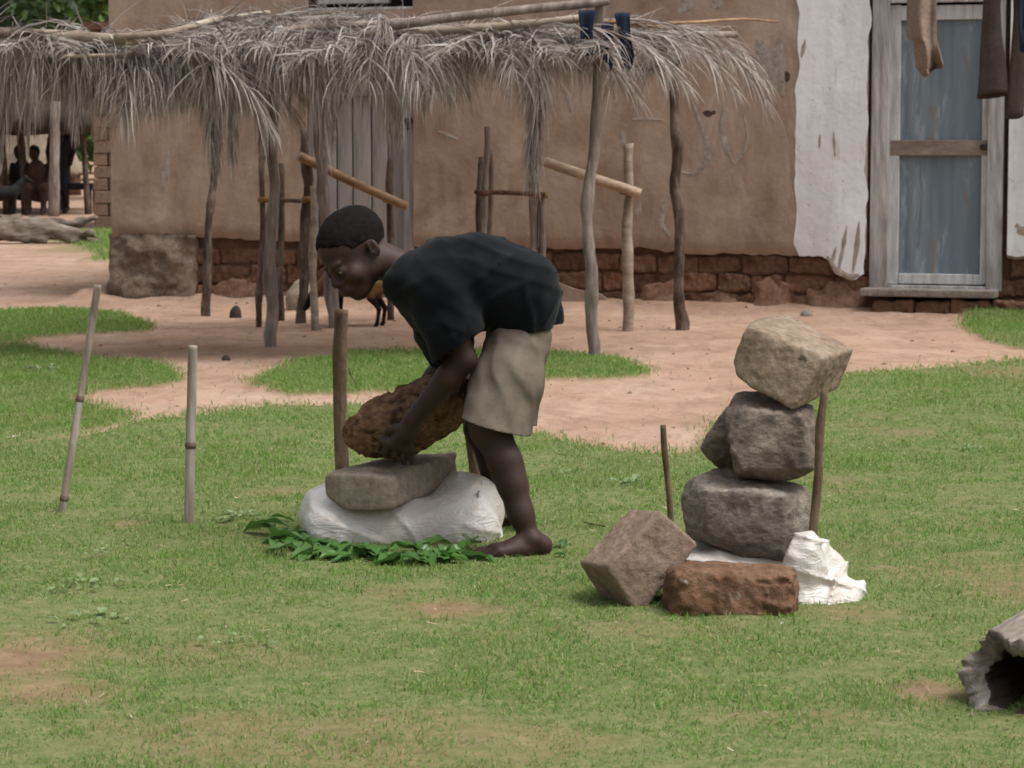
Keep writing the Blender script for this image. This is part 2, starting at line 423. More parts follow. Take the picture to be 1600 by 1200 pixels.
def blades(name, P, L, Wd, lean, label):
    n = len(P); a = RNG.uniform(0, 2*np.pi, n); th = np.clip(RNG.normal(lean, .35, n), 0, 1.45)
    d = np.stack([np.cos(a), np.sin(a), np.zeros(n)], 1); u = np.array([0, 0, 1.])
    w = np.stack([-np.sin(a), np.cos(a), np.zeros(n)], 1)
    ww = RNG.uniform(0, np.pi, n); w = w*np.cos(ww)[:, None]+d*np.sin(ww)[:, None]*.7
    l1 = (L*.55)[:, None]; d1 = d*np.sin(th*.6)[:, None]+u*np.cos(th*.6)[:, None]; d2 = d*np.sin(np.minimum(th*1.5, 1.75))[:, None]+u*np.cos(np.minimum(th*1.5, 1.75))[:, None]
    m = P+d1*l1; tip = m+d2*(L*.5)[:, None]; hw = (Wd/2)[:, None]
    V = np.stack([P-w*hw, P+w*hw, m+w*hw*.8, m-w*hw*.8, tip], 1).reshape(-1, 3)
    b = np.arange(n)*5
    T = np.concatenate([np.stack([b, b+1, b+2], 1), np.stack([b, b+2, b+3], 1), np.stack([b+3, b+2, b+4], 1)])
    o = mk(name, V, T, MAT_GRASS, smooth=False, origin=(0, 0, 0)); return tag(o, label, 'grass', kind='stuff')
def grass_points(x0, x1, y0, y1, dens, xslope=0.0):
    n = int((x1-x0)*(y1-y0)*dens); x = RNG.uniform(x0, x1, n); y = RNG.uniform(y0, y1, n)
    k = np.abs(x) < (0.195*y+0.45); x, y = x[k], y[k]
    j = np.where(RNG.uniform(0, 1, len(x)) < .05, 5.0, 1.0); m = lawn_mask(x+j*RNG.normal(0, .035, len(x)), y+j*RNG.normal(0, .07, len(x))); x, y = x[m], y[m]
    keep = RNG.uniform(0, 1, len(x)) > bare(x, y)*1.02; x, y = x[keep], y[keep]
    return x, y
xs, ys = [], []
for y0, y1, dn in ((4.7, 6.2, 17000), (6.2, 8.0, 13500), (8.0, 10.2, 10500), (10.2, 14.2, 7000)):
    a, b = grass_points(-3.2, 3.4, y0, y1, dn); xs.append(a); ys.append(b)
x = np.concatenate(xs); y = np.concatenate(ys)
k = inside(LAWN, x, y+0.05) | (y < 9.0)
tuft = fbm2(x*3.1, y*3.1, 3, 61); lush = np.clip(.75+.55*tuft+.25*fbm2(x*14, y*14, 2, 62), .3, 1.5)
def lay(nm, sel, label, hs=1.0):
    xx, yy, lu = x[sel], y[sel], lush[sel]
    P = np.stack([xx, yy, ground_h(xx, yy)+0.018], 1)
    L = (0.016+0.017*RNG.uniform(0, 1, len(xx))**2)*lu*hs*(1+.05*(yy-6)); W = (.0022+.0014*RNG.uniform(0, 1, len(xx)))*(1+.10*np.maximum(yy-6, 0))
    return blades(nm, P, L, W, 1.0, label)
lay('grass', k, 'short grazed green lawn in front with dry and bare spots', 1.0)
lay('grass_patch', ~k, 'grass tongues reaching into the sandy yard beside the lawn', 1.2)
xs, ys = [], []
for (x0, x1, y0, y1, dn) in ((-4.2, 1.2, 10.8, 20, 7800), (2.6, 5, 14, 19.5, 6500), (-6, -3.6, 24, 37, 900)):
    n = int((x1-x0)*(y1-y0)*dn); a = RNG.uniform(x0, x1, n); b = RNG.uniform(y0, y1, n); m = np.zeros(n, bool)
    X2 = a+.07*fbm2(a*5, b*5, 3, 41)+RNG.normal(0, .04, n); Y2 = b+.16*fbm2(a*4, b*2.5, 3, 42)+RNG.normal(0, .09, n)
    for pch in PATCHES: m |= inside(pch, X2, Y2)
    m &= np.abs(a) < .2*b+.4
    m &= (~inside(LAWN, a, b)) & (RNG.uniform(0, 1, n) > bare(a, b)*.7)
    u, nn = wall_dist(a, b); m &= ~((u > -.05) & (nn < .02)); xs.append(a[m]); ys.append(b[m])
a = np.concatenate(xs); b = np.concatenate(ys)
P = np.stack([a, b, ground_h(a, b)+.014], 1); sc = np.clip(b/14, .8, 2.2)
blades('grass_patch', P, (.020+.022*RNG.uniform(0, 1, len(a)))*np.clip(sc, 1, 1.8), .0042*sc, .9, 'low green grass patches growing on the sandy yard')
# clods and crumbs on the bare yard
n = 1500; a = RNG.uniform(-4.5, 4.5, n); b = RNG.uniform(8.5, 22, n); m = ~lawn_mask(a, b); u, nn = wall_dist(a, b); m &= (nn > .05) | (u < -.1); a, b = a[m], b[m]
cube = boxv(np.zeros(3), np.ones(3)); Vc = np.array([[0, 0, 1], [1, 0, 0], [0, 1, 0], [-1, 0, 0], [0, -1, 0], [0, 0, -.6]], float); Fc = np.array([(0, 1, 2), (0, 2, 3), (0, 3, 4), (0, 4, 1), (5, 2, 1), (5, 3, 2), (5, 4, 3), (5, 1, 4)])
s = (.003+.016*RNG.uniform(0, 1, len(a))**5); V = Vc[None]*(s[:, None, None]*RNG.uniform(.6, 1.3, (len(a), 6, 1)))*np.array([1, 1, .7])+np.stack([a, b, ground_h(a, b)], 1)[:, None]
MAT_CLOD = grain('clod', (.10, .065, .045), (.33, .22, .15), scale=9)
tag(mk('pebbles', V.reshape(-1, 3), (Fc[None]+6*np.arange(len(a))[:, None, None]).reshape(-1, 3), MAT_CLOD, smooth=False), 'small earth clods and crumbs strewn over the sandy yard', 'pebbles', kind='stuff')

# dry straws and bits of leaf lying in the lawn
n = 3600; a = RNG.uniform(-3.6, 3.4, n); b = RNG.uniform(4.9, 17.5, n); m = (lawn_mask(a, b) | (RNG.uniform(0, 1, n) < .5)) & ((b < 11) | (RNG.uniform(0, 1, n) < .8)); a, b = a[m], b[m]; n = len(a); an = RNG.uniform(0, np.pi, n); L_ = RNG.uniform(.005, .024, n)*RNG.uniform(.4, 1, n); w_ = RNG.uniform(.0007, .0018, n)
d_ = np.stack([np.cos(an), np.sin(an), RNG.normal(0, .15, n)], 1); q_ = np.stack([-np.sin(an), np.cos(an), RNG.normal(0, .3, n)], 1); c_ = np.stack([a, b, ground_h(a, b)+.018+RNG.uniform(.004, .016, n)], 1)
V = np.stack([c_-d_*L_[:, None]-q_*w_[:, None], c_+d_*L_[:, None]-q_*w_[:, None], c_+d_*L_[:, None]*.9+q_*w_[:, None], c_-d_*L_[:, None]+q_*w_[:, None]], 1).reshape(-1, 3)
t = NT('dry_straw'); g = t.n.new('ShaderNodeNewGeometry'); t.col(t.ramp(g.outputs['Random Per Island'], [(0, (.16, .10, .06)), (.6, (.30, .22, .13)), (1, (.48, .40, .29))])); MAT_DRY = t.fin(.8, .2)
tag(mk('dry_straw', V, np.arange(4*n).reshape(n, 4), MAT_DRY, smooth=False, origin=(0, 0, 0)), 'dry straws and bits of dead leaf scattered through the lawn', 'straw', kind='stuff')

# ================================================================ THE HOUSE
def plaster_material(name, base, dark, pale, blotch=None):
    t = NT(name); p = t.coord('World'); st = t.coord('World', (1, 1, .22))
    c = t.ramp(t.noise(p, 1.6, 10, .68, .8), [(.32, dark), (.5, base), (.68, pale)])
    c = t.mix(.7, c, t.ramp(t.noise(st, 6, 8, .68, .3), [(.32, (.70, .67, .65)), (.6, (1.04, 1.04, 1.04))]), 'MULTIPLY')
    c = t.mix(.35, c, t.ramp(t.noise(p, 38, 6, .7), [(.3, (.7, .68, .66)), (.6, (1, 1, 1))]), 'MULTIPLY')
    if blotch:                                   # old whitewash rubbed thin in streaks
        q = t.coord('World', (1, 1, .3)); f = t.ramp(t.noise(q, 3.2, 7, .7, 1.4), [(.52, (0, 0, 0)), (.74, (.8, .8, .8))])
        sx = t.n.new('ShaderNodeSeparateXYZ'); t.link(p, sx.inputs[0])
        near = t.math('MULTIPLY', t.math('MULTIPLY', t.math('SUBTRACT', sx.outputs[0], .2), .75), t.math('SUBTRACT', 1.0, t.math('MULTIPLY', t.math('ABSOLUTE', t.math('SUBTRACT', sx.outputs[2], 1.5)), .55)))
        cl = t.n.new('ShaderNodeClamp'); t.link(near, cl.inputs[0]); f = t.mix(1.0, f, t.mix(cl.outputs[0], (.08, .08, .08), (1, 1, 1)), 'MULTIPLY')
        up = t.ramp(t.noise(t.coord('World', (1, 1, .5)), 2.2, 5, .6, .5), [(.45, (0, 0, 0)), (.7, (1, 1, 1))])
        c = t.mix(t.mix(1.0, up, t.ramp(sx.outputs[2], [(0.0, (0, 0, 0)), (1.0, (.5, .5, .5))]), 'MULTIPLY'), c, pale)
        c = t.mix(f, c, blotch)
    t.col(c); t.bump(t.noise(p, 16, 8, .65), .35, .02); return t.fin(.95, .12)
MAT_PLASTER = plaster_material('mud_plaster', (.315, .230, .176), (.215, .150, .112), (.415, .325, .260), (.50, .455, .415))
t = NT('whitewash'); p = t.coord('World'); st = t.coord('World', (1, 1, .12))
c = t.ramp(t.noise(st, 4, 6, .6, .3), [(.25, (.54, .54, .54)), (.55, (.74, .75, .77))])
zz = t.noise(t.coord('World', (1, 1, .35)), 11, 7, .7, .8)
c = t.mix(t.ramp(zz, [(.56, (0, 0, 0)), (.72, (.8, .8, .8))]), c, (.50, .455, .41))
c = t.mix(t.ramp(t.noise(p, 30, 4, .6), [(.66, (0, 0, 0)), (.72, (.8, .8, .8))]), c, (.35, .28, .22))
t.col(c); t.bump(t.noise(p, 14, 7, .6), .25, .02); MAT_WHITE = t.fin(.9, .15)
MAT_BRICK = grain('mud_brick', (.15, .072, .043), (.235, .122, .075), (.30, .175, .115), scale=7, bscale=30, bump=.9, bdist=.03, var=.5)
MAT_MORTAR = grain('mud_mortar', (.09, .048, .032), (.155, .088, .058), scale=9, bscale=40, bump=.6, bdist=.02)
MAT_RENDER = grain('rough_grey_render', (.13, .09, .065), (.22, .165, .125), (.29, .225, .18), scale=5, bscale=26, bump=.9, bdist=.03)
house = thing('mud_house', WP(0, 0), 'long mud plastered house with whitewashed section, tin door and eroded brick base', 'house')

UEND = 8.0; ZT = 3.3
u_w0, _ = WUZ(1250, 300); u_d0, z_d0 = WUZ(1366, 455); u_d1, _ = WUZ(1562, 455); _, z_dt = WUZ(1450, 1)
u_p0, _ = WUZ(484, 250); u_p1, _ = WUZ(651, 250); _, z_pt = WUZ(600, 140); _, z_pb = WUZ(640, 392)
u_o0, z_o0 = WUZ(474, 17); u_o1, _ = WUZ(653, 10); z_o1 = z_o0+.55
PLB = .065                                              # plaster stands this proud of the brick
# bottom edge of the plaster, traced
_be = np.array([WUZ(x, y) for x, y in ((180, 372), (205, 368), (260, 366), (310, 369), (345, 371), (420, 374), (500, 378), (620, 384), (760, 388), (840, 387), (900, 388), (960, 391), (1005, 386), (1040, 392), (1080, 398), (1150, 397), (1220, 398), (1300, 402), (1360, 405), (1562, 404), (1600, 404), (1900, 408))])
def zb_edge(u): return np.interp(u, _be[:, 0], _be[:, 1])+.024*fbm2(u*9, u*0, 5, 71)
def sheet(u0, u1, zb, zt, n0, thick, du=.03, dz=.05, amp=.012, seed=0, rag=0.0, side=1.0):
    """a slab of plaster on the wall: front face with relief, edges turned back to the wall"""
    nu = max(3, int((u1-u0)/du)); us = np.linspace(u0, u1, nu)
    zbv = zb(us) if callable(zb) else np.full(nu, zb); ztv = zt(us) if callable(zt) else np.full(nu, zt)
    nz = max(3, int(np.max(ztv-zbv)/dz)); tt = np.linspace(0, 1, nz)
    U = np.repeat(us[:, None], nz, 1); Zg = zbv[:, None]+(ztv-zbv)[:, None]*tt
    if rag:
        e = rag*fbm2(Zg*6, Zg*0+seed, 4, seed); w0 = np.clip(1-(U-u0)/.2, 0, 1); w1 = np.clip(1-(u1-U)/.2, 0, 1); U = U+e*w0+rag*fbm2(Zg*6, Zg*0+seed+9, 4, seed+3)*w1
    Nn = n0+thick+amp*fbm2(U*2.2, Zg*2.2, 5, 80+seed)
    edge = np.minimum.reduce([tt[None, :]*(ztv-zbv)[:, None]/.02, np.repeat(((us-u0)/.03+9-9*side)[:, None], nz, 1), np.repeat(((u1-us)/.03+9-9*side)[:, None], nz, 1)]); Nn = Nn-thick*.35*np.clip(1-edge, 0, 1)
    Pf = WL+U[..., None]*WU+Nn[..., None]*WN+(Zg-WL[2])[..., None]*np.array([0, 0, 1.])
    Pb = WL+U[..., None]*WU+n0*WN+(Zg-WL[2])[..., None]*np.array([0, 0, 1.])
    V = Pf.reshape(-1, 3); I = np.arange(nu*nz).reshape(nu, nz)
    Fs = np.stack([I[:-1, :-1], I[1:, :-1], I[1:, 1:], I[:-1, 1:]], -1).reshape(-1, 4).tolist()
    rim = list(I[:, 0])+list(I[-1, 1:])+list(I[-2::-1, -1])+list(I[0, -2:0:-1]); m = len(rim); o = len(V); V = np.vstack([V, V[rim], Pb.reshape(-1, 3)[rim]])
    for k in range(m): k2 = (k+1) % m; Fs.append([o+k2, o+k, o+m+k, o+m+k2])
    return V, Fs
# body of the wall behind the plaster (brick core), with openings left free
def wall_block(u0, u1, z0, z1, d0=-.32, d1=0.0):
    pts = [WP(u, z, n) for u in (u0, u1) for n in (d0, d1) for z in (z0, z1)]
    return pts, [(0, 1, 3, 2), (4, 6, 7, 5), (0, 4, 5, 1), (2, 3, 7, 6), (0, 2, 6, 4), (1, 5, 7, 3)]
core = join([wall_block(0.0, u_p0, -.1, ZT), wall_block(u_p0, u_p1, -.1, z_pb-.02), wall_block(u_p0, u_p1, z_pt+.05, z_o0-.03), wall_block(u_p0, u_o0, z_o0-.03, z_o1), wall_block(u_o1, u_p1, z_o0-.03, z_o1) if u_o1 < u_p1-.02 else wall_block(u_p1-.02, u_p1, z_o0-.03, z_o1),
             wall_block(u_p0, u_p1, z_o1, ZT), wall_block(u_p1, u_d0, -.1, ZT), wall_block(u_d0, u_d1, -.1, z_d0-.12), wall_block(u_d0, u_d1, z_dt+.05, ZT), wall_block(u_d1, UEND, -.1, ZT)])
mk('wall', core[0], core[1], MAT_MORTAR, house, smooth=False)
# the house behind: side and rear walls, ceiling slab
rear = join([wall_block(0.0, .3, -.1, ZT, -4.5, -.32), wall_block(UEND-.3, UEND, -.1, ZT, -4.5, -.32), wall_block(0.0, UEND, -.1, ZT, -4.8, -4.5), wall_block(-.02, UEND, ZT, ZT+.08, -4.8, .02)])
mk('wall', rear[0], rear[1], MAT_MORTAR, house, smooth=False)
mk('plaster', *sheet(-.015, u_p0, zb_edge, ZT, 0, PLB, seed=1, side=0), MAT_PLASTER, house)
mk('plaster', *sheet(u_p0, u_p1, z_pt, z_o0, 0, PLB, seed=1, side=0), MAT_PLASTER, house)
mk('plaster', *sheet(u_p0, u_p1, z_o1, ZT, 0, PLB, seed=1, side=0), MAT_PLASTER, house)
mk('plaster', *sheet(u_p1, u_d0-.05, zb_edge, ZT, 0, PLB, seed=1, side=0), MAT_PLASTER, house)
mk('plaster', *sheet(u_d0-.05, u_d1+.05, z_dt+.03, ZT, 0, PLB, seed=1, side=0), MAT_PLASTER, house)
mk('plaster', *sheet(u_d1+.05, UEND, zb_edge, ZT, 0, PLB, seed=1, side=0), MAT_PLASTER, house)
# whitewash: a thin coat with a ragged lower end
_wb = np.array([WUZ(x, y) for x, y in ((1240, 360), (1252, 398), (1270, 400), (1295, 402), (1310, 425), (1330, 436), (1350, 430), (1366, 420))])
def zb_white(u): return np.interp(u, _wb[:, 0], _wb[:, 1])+.03*fbm2(u*14, u*0, 4, 75)
mk('whitewash', *sheet(u_w0-.012, u_d0-.048, zb_white, ZT-.003, PLB, .006, seed=1, rag=.035, amp=.012, side=0), MAT_WHITE, house, 'whitewashed strip of wall left of the door')
mk('whitewash', *sheet(u_d1+.054, UEND-.1, lambda u: zb_edge(u)+.02, ZT-.003, PLB, .006, seed=1, amp=.012, side=0), MAT_WHITE, house, 'whitewashed wall right of the door')
MAT_SMEAR = grain('rubbed_whitewash', (.27, .215, .175), (.40, .355, .32), scale=9, bscale=40, bump=.3)
MAT_HOLE_SHADE = grain('hole_shade', (.05, .03, .022), (.11, .07, .05), scale=12)
def smear(path, w, name='smear', mat=MAT_SMEAR, off=0.0):
    P = np.array([WUZ(x, y) for x, y in path]); m = 26; tt = np.linspace(0, len(P)-1, m); U = np.interp(tt, np.arange(len(P)), P[:, 0]); Zs = np.interp(tt, np.arange(len(P)), P[:, 1])
    for _ in range(3): U[1:-1] = (U[:-2]+2*U[1:-1]+U[2:])/4; Zs[1:-1] = (Zs[:-2]+2*Zs[1:-1]+Zs[2:])/4
    du, dz = np.gradient(U), np.gradient(Zs); L = np.hypot(du, dz)+1e-9; V = []
    for k in range(m):
        ww = 1.5*w*(.25+.75*math.sin(math.pi*(k+.5)/m))*(1+.35*vnoise(np.array([[k*.22, w*90, path[0][0]]]))[0]); a = (-dz[k]/L[k], du[k]/L[k])
        for q in (-1, -.4, .4, 1):
            u, z = U[k]+a[0]*ww*q, Zs[k]+a[1]*ww*q; am = .012*float(fbm2(np.array([u*2.2]), np.array([z*2.2]), 5, 81)[0])
            V.append(WP(u, z, PLB+off+am+(.0035 if abs(q) < .9 else .0005)))
    I = np.arange(m*4).reshape(m, 4); mk(name, np.array(V), np.stack([I[:-1, :-1], I[1:, :-1], I[1:, 1:], I[:-1, 1:]], -1).reshape(-1, 4), mat, house)
for pth, w in (([(1086, 160), (1098, 195), (1110, 228), (1108, 252), (1088, 274), (1066, 268)], .016), ([(1134, 168), (1129, 200), (1138, 232), (1150, 256)], .014), ([(1166, 180), (1172, 215), (1166, 240), (1150, 258)], .010), ([(1054, 298), (1040, 322), (1036, 350), (1050, 368)], .016),
               ([(992, 187), (1014, 186), (1040, 188)], .008), ([(975, 205), (978, 230)], .016), ([(1004, 315), (1000, 335)], .014), ([(878, 128), (893, 150), (897, 175)], .014), ([(905, 128), (903, 150)], .012), ([(965, 145), (968, 165)], .010), ([(1188, 62), (1200, 95), (1215, 140)], .05), ([(1222, 60), (1218, 100), (1226, 150)], .035), ([(690, 205), (720, 218)], .010), ([(268, 235), (262, 300)], .02), ([(1070, 0), (1085, 14)], .05), ([(1120, 0), (1128, 14)], .04)):
    smear(pth, w)
smear([(1102, 176), (1112, 178), (1122, 175)], .014, 'dark_hole_patch', MAT_HOLE_SHADE); smear([(1232, 112), (1234, 120), (1232, 128)], .014, 'dark_hole_patch', MAT_HOLE_SHADE)  # flat dark patches on the plaster paint the shade inside two small holes
MAT_STAIN = grain('mud_stain', (.30, .225, .175), (.46, .385, .33), scale=9, bscale=40, bump=.3)
for pth, w in (([(1296, 400), (1310, 422), (1332, 433), (1346, 428)], .016), ([(1327, 352), (1321, 385), (1313, 424)], .009), ([(1346, 345), (1343, 380), (1336, 425)], .011), ([(1310, 385), (1306, 400), (1302, 415)], .008), ([(1285, 210), (1284, 232)], .006), ([(1306, 205), (1308, 245)], .005), ([(1262, 62), (1256, 90)], .008), ([(1590, 350), (1600, 362), (1640, 372)], .02)):
    smear(pth, w, 'stain', MAT_STAIN, .0065)
# rough grey render at the corner, mud smear at the base
u_r1, _ = WUZ(312, 420)
def lump(u0, u1, z0, z1, th, amp, seed, mat, label, slope=0.0, ragtop=.0):
    nu = max(4, int((u1-u0)/.02)); nz = max(4, int((z1-z0)/.02)); U, Zg = np.meshgrid(np.linspace(u0, u1, nu), np.linspace(z0, z1, nz), indexing='ij')
    tz = (Zg-z0)/(z1-z0); eU = np.clip((np.minimum(U-u0, u1-U)+.05*fbm2(Zg*8, Zg*0+seed, 3, seed))/.06, 0, 1)
    Nn = th*(1+slope*(1-tz))*np.sqrt(np.clip(eU+.02, 0, 1))+amp*fbm2(U*4.5, Zg*6, 6, seed)*eU
    Zg = Zg+ragtop*tz*fbm2(U*6, U*0, 4, seed+2)
    P = WL+U[..., None]*WU+np.maximum(Nn, .002)[..., None]*WN+(Zg-WL[2])[..., None]*np.array([0, 0, 1.]); I = np.arange(nu*nz).reshape(nu, nz)
    Pt = WL+U[:, -1:, None]*WU+(Zg[:, -1:]-WL[2])[..., None]*np.array([0, 0, 1.])+.0005*WN
    V = np.concatenate([P.reshape(-1, 3), Pt.reshape(-1, 3)]); o = nu*nz
    Fs = np.stack([I[:-1, :-1], I[1:, :-1], I[1:, 1:], I[:-1, 1:]], -1).reshape(-1, 4).tolist()+[[I[i, -1], I[i+1, -1], o+i+1, o+i] for i in range(nu-1)]
    return mk('render_patch', V, Fs, mat, house, label)
lump(-.06, u_r1, -.05, zb_edge(np.array([.3]))[0]+.01, .07, .13, 31, MAT_RENDER, 'crumbling grey render over the house corner', 1.1)
_ru0, _ = WUZ(800, 470); _ru1, _ = WUZ(985, 470); _, _rz = WUZ(870, 438)
us = np.linspace(_ru0, _ru1, 30); tz = np.array([WUZ(x, y)[1] for x, y in ((800, 436), (870, 438), (905, 452), (940, 458), (960, 472), (985, 488))]); tu = np.array([WUZ(x, 460)[0] for x in (800, 870, 905, 940, 960, 985)])
mk('render_patch', *sheet(_ru0, _ru1, -.02, lambda u: np.interp(u, tu, tz)+.008*fbm2(u*20, u*0, 2, 5), .03, .03, dz=.02, amp=.01, seed=12), MAT_PLASTER, house, 'slipped piece of plaster at the wall foot')
MAT_MUD = grain('washed_mud', (.16, .085, .055), (.25, .145, .098), (.31, .195, .14), scale=8, bscale=34, bump=.8, bdist=.02)
for k, (xa, xb, zt) in enumerate(((330, 420, .16), (560, 700, .18), (880, 960, .10), (1000, 1062, .20), (1090, 1160, .13), (1175, 1240, .22), (1262, 1352, .19), (420, 500, .12))):
    lump(WUZ(xa, 470)[0], WUZ(xb, 470)[0], -.05, zt, .035, .05, 130+k, MAT_MUD, None, 1.2, .10)
# mud bricks of the exposed base, each its own
proto = []
for k in range(7):
    f = Field((-.19, -.07, -.09), (.19, .07, .09), .0105)
    f.box((0, 0, 0), (.150, .05, .058), .016, k=0)
    f.displace(lambda P, k=k: .020*fbm(P*9+k*31, 3, 200+k)+.012*fbm(P*30+k, 3, 210+k), .05)
    V, Qd = f.mesh(); me = mesh_from('brick', relax(V, Qd, 1), Qd); me.materials.append(MAT_BRICK); proto.append(me)
RZ = math.atan2(WU[1], WU[0]); hb = np.array(house.location)
def brick_row(u0, u1, z, off, fwd=0.0):
    u = u0+off
    while u < u1:
        w = random.uniform(.20, .36)
        o = bpy.data.objects.new('brick', random.choice(proto)); COL.objects.link(o); o.parent = house
        zt = float(zb_edge(np.array([u]))[0])
        p = WP(u+w/2, z+random.uniform(-.008, .008), fwd+random.uniform(-.04, -.005))
        o.location = tuple(p-hb); o.rotation_euler = (random.uniform(-.05, .05), random.uniform(-.04, .04)+(math.pi if random.random() < .5 else 0), RZ+random.uniform(-.05, .05))
        o.scale = ((w-.008)/.30, 1, random.uniform(1.0, 1.14)); u += w
for (a, b, zo) in ((u_r1-.05, u_d0-.02, 0), (u_d1+.1, u_d1+.9, 0)):
    z0 = .065
    for r in range(3): brick_row(a, b, z0+r*.132+zo, -.14*(r % 2)+random.uniform(-.04, .04))
brick_row(u_d0-.02, u_d1+.05, .045, 0.0); brick_row(u_d0-.02, u_d1+.0, .055, 0.03, .15)

# ---- tin door in a grey wooden frame
MAT_FRAME = grain('weathered_frame_wood', (.20, .18, .165), (.44, .425, .415), (.58, .57, .565), scale=9, bscale=34, bump=.5, stretch=(1, 1, .12))
MAT_STILE = grain('pale_blue_painted_wood', (.38, .37, .36), (.55, .555, .56), (.62, .635, .65), scale=6, bscale=30, bump=.3, stretch=(1, 1, .15))
MAT_RAIL = grain('bare_rail_wood', (.20, .155, .13), (.30, .245, .21), scale=5, bscale=30, bump=.4, stretch=(.15, 1, 1))
t = NT('blue_grey_tin'); st = t.coord('Object', (1, 1, .1)); p = t.coord('Object')
c = t.ramp(t.noise(st, 9, 6, .65, .2), [(.28, (.10, .138, .17)), (.55, (.145, .19, .228)), (.78, (.195, .235, .265))])
c = t.mix(t.ramp(t.noise(t.coord('Object', (1, 1, .25)), 8, 5, .6), [(.64, (0, 0, 0)), (.71, (.7, .7, .7))]), c, (.20, .145, .10))
c = t.mix(t.ramp(t.noise(t.coord('Object', (1, 1, .22)), 5.2, 6, .7, .8), [(.57, (0, 0, 0)), (.70, (.8, .8, .8))]), c, (.40, .44, .49))
t.col(c); t.bump(t.noise(p, 40, 4, .6), .2, .005); MAT_TIN = t.fin(.55, .4)
MAT_IRON = grain('dark_iron', (.018, .014, .012), (.05, .035, .03), scale=20, rough=.7)
def wbox(name, px0, py0, px1, py1, n0, n1, mat, parent, bev=.006, label=None):
    u0, z1 = WUZ(px0, py0); u1, z0 = WUZ(px1, py1)
    _, z1b = WUZ(px1, py0); _, z0b = WUZ(px0, py1); z1 = (z1+z1b)/2; z0 = (z0+z0b)/2
    c = WP((u0+u1)/2, (z0+z1)/2, (n0+n1)/2); me = mesh_from(name, *boxv(np.zeros(3), np.array([(u1-u0)/2, (n1-n0)/2, (z1-z0)/2])), smooth=False)
    if bev: bevelled(me, min(bev, (u1-u0)*.2, (n1-n0)*.3, (z1-z0)*.2))
    me.transform(Matrix.Rotation(RZ, 4, 'Z'))
    me.materials.append(mat); o = bpy.data.objects.new(name, me); COL.objects.link(o); o.parent = parent
    o.location = tuple(c-origin_of(parent))
    if label: o['label'] = label
    return o
frame = wbox('door_frame', 1366, -40, 1387, 455, -.06, .05, MAT_FRAME, house, label='weathered left jamb of the tin door')
wbox('door_frame', 1549, -40, 1566, 455, -.06, .052, MAT_FRAME, house, label='weathered right jamb of the tin door')
wbox('door_frame', 1388, -12, 1548, 4, -.06, .048, MAT_FRAME, house, label='head of the door frame')
wbox('door_frame', 1388, 446, 1548, 458, -.06, .045, MAT_FRAME, house, label='wooden threshold of the tin door')
dr = WP(*WUZ(1468, 230), 0)
door = wbox('door', 1389, 8, 1403, 444, -.035, .018, MAT_STILE, house, label='blue grey tin door with wooden stiles and rails')
wbox('stile', 1538, 8, 1547, 444, -.035, .018, MAT_STILE, door)
wbox('rail', 1404, 8, 1537, 31, -.033, .016, MAT_STILE, door)
wbox('rail', 1392, 219, 1546, 243, -.033, .021, MAT_RAIL, door)
wbox('rail', 1404, 428, 1537, 444, -.033, .016, MAT_STILE, door)
wbox('latch', 1533, 225, 1556, 234, .021, .050, MAT_IRON, door)
def tin(px0, py0, px1, py1):
    u0, z1 = WUZ(px0, py0); u1, z0 = WUZ(px1, py1); nu = 200; us = np.linspace(u0, u1, nu); n = -.012+.0016*np.sin((us-u0)*2*np.pi/.076); zs = np.linspace(z0, z1, 5)
    V = np.array([WP(u, z, q+.003*vnoise(np.array([[u*3, z*3, 1.]]))[0]) for u, q in zip(us, n) for z in zs]); I = np.arange(nu*5).reshape(nu, 5)
    mk('panel', V, np.stack([I[:-1, :-1], I[1:, :-1], I[1:, 1:], I[:-1, 1:]], -1).reshape(-1, 4), MAT_TIN, door)
tin(1402, 30, 1539, 221); tin(1402, 242, 1539, 430)
MAT_STEP = grain('cement_step', (.20, .165, .135), (.32, .275, .235), scale=6, bscale=40, bump=.5)
wbox('step', 1352, 450, 1562, 462, -.03, .20, MAT_STEP, house, .012)
# ---- plank door behind the shelter
MAT_PLANK = grain('grey_plank', (.22, .19, .172), (.34, .305, .285), (.42, .385, .365), scale=4, bscale=28, bump=.5, stretch=(1, 1, .08), var=.22)
pd = wbox('plank_door', 484, 140, 496, 392, -.10, .03, MAT_PLANK, house, label='grey plank door behind the thatched shelter')
wbox('jamb', 632, 140, 650, 392, -.10, .035, MAT_PLANK, pd); wbox('lintel', 497, 138, 631, 150, -.10, .03, MAT_PLANK, pd)
xp = 497
for k, w in enumerate((28, 25, 29, 26, 26)):
    wbox('plank', xp+.6, 151, xp+w-.6, 391, -.07, -.02+.004*(k % 3), MAT_PLANK, pd, .004); xp += w
wbox('latch', 630, 184, 648, 192, .036, .06, MAT_IRON, pd)
wbox('latch', 638, 192, 644, 203, .036, .055, MAT_IRON, pd)
# ---- window opening; a dark panel inside paints its unlit depth
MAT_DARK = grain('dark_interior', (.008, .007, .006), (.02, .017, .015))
win = wbox('window', 474, 12, 653, 21, -.3, .055, MAT_FRAME, house, label='dark unglazed window opening above the thatch')
wbox('dark_void_panel', 478, -60, 650, 11, -.28, -.20, MAT_DARK, win); wbox('sash', 490, -2, 602, 5, -.12, -.06, MAT_FRAME, win)

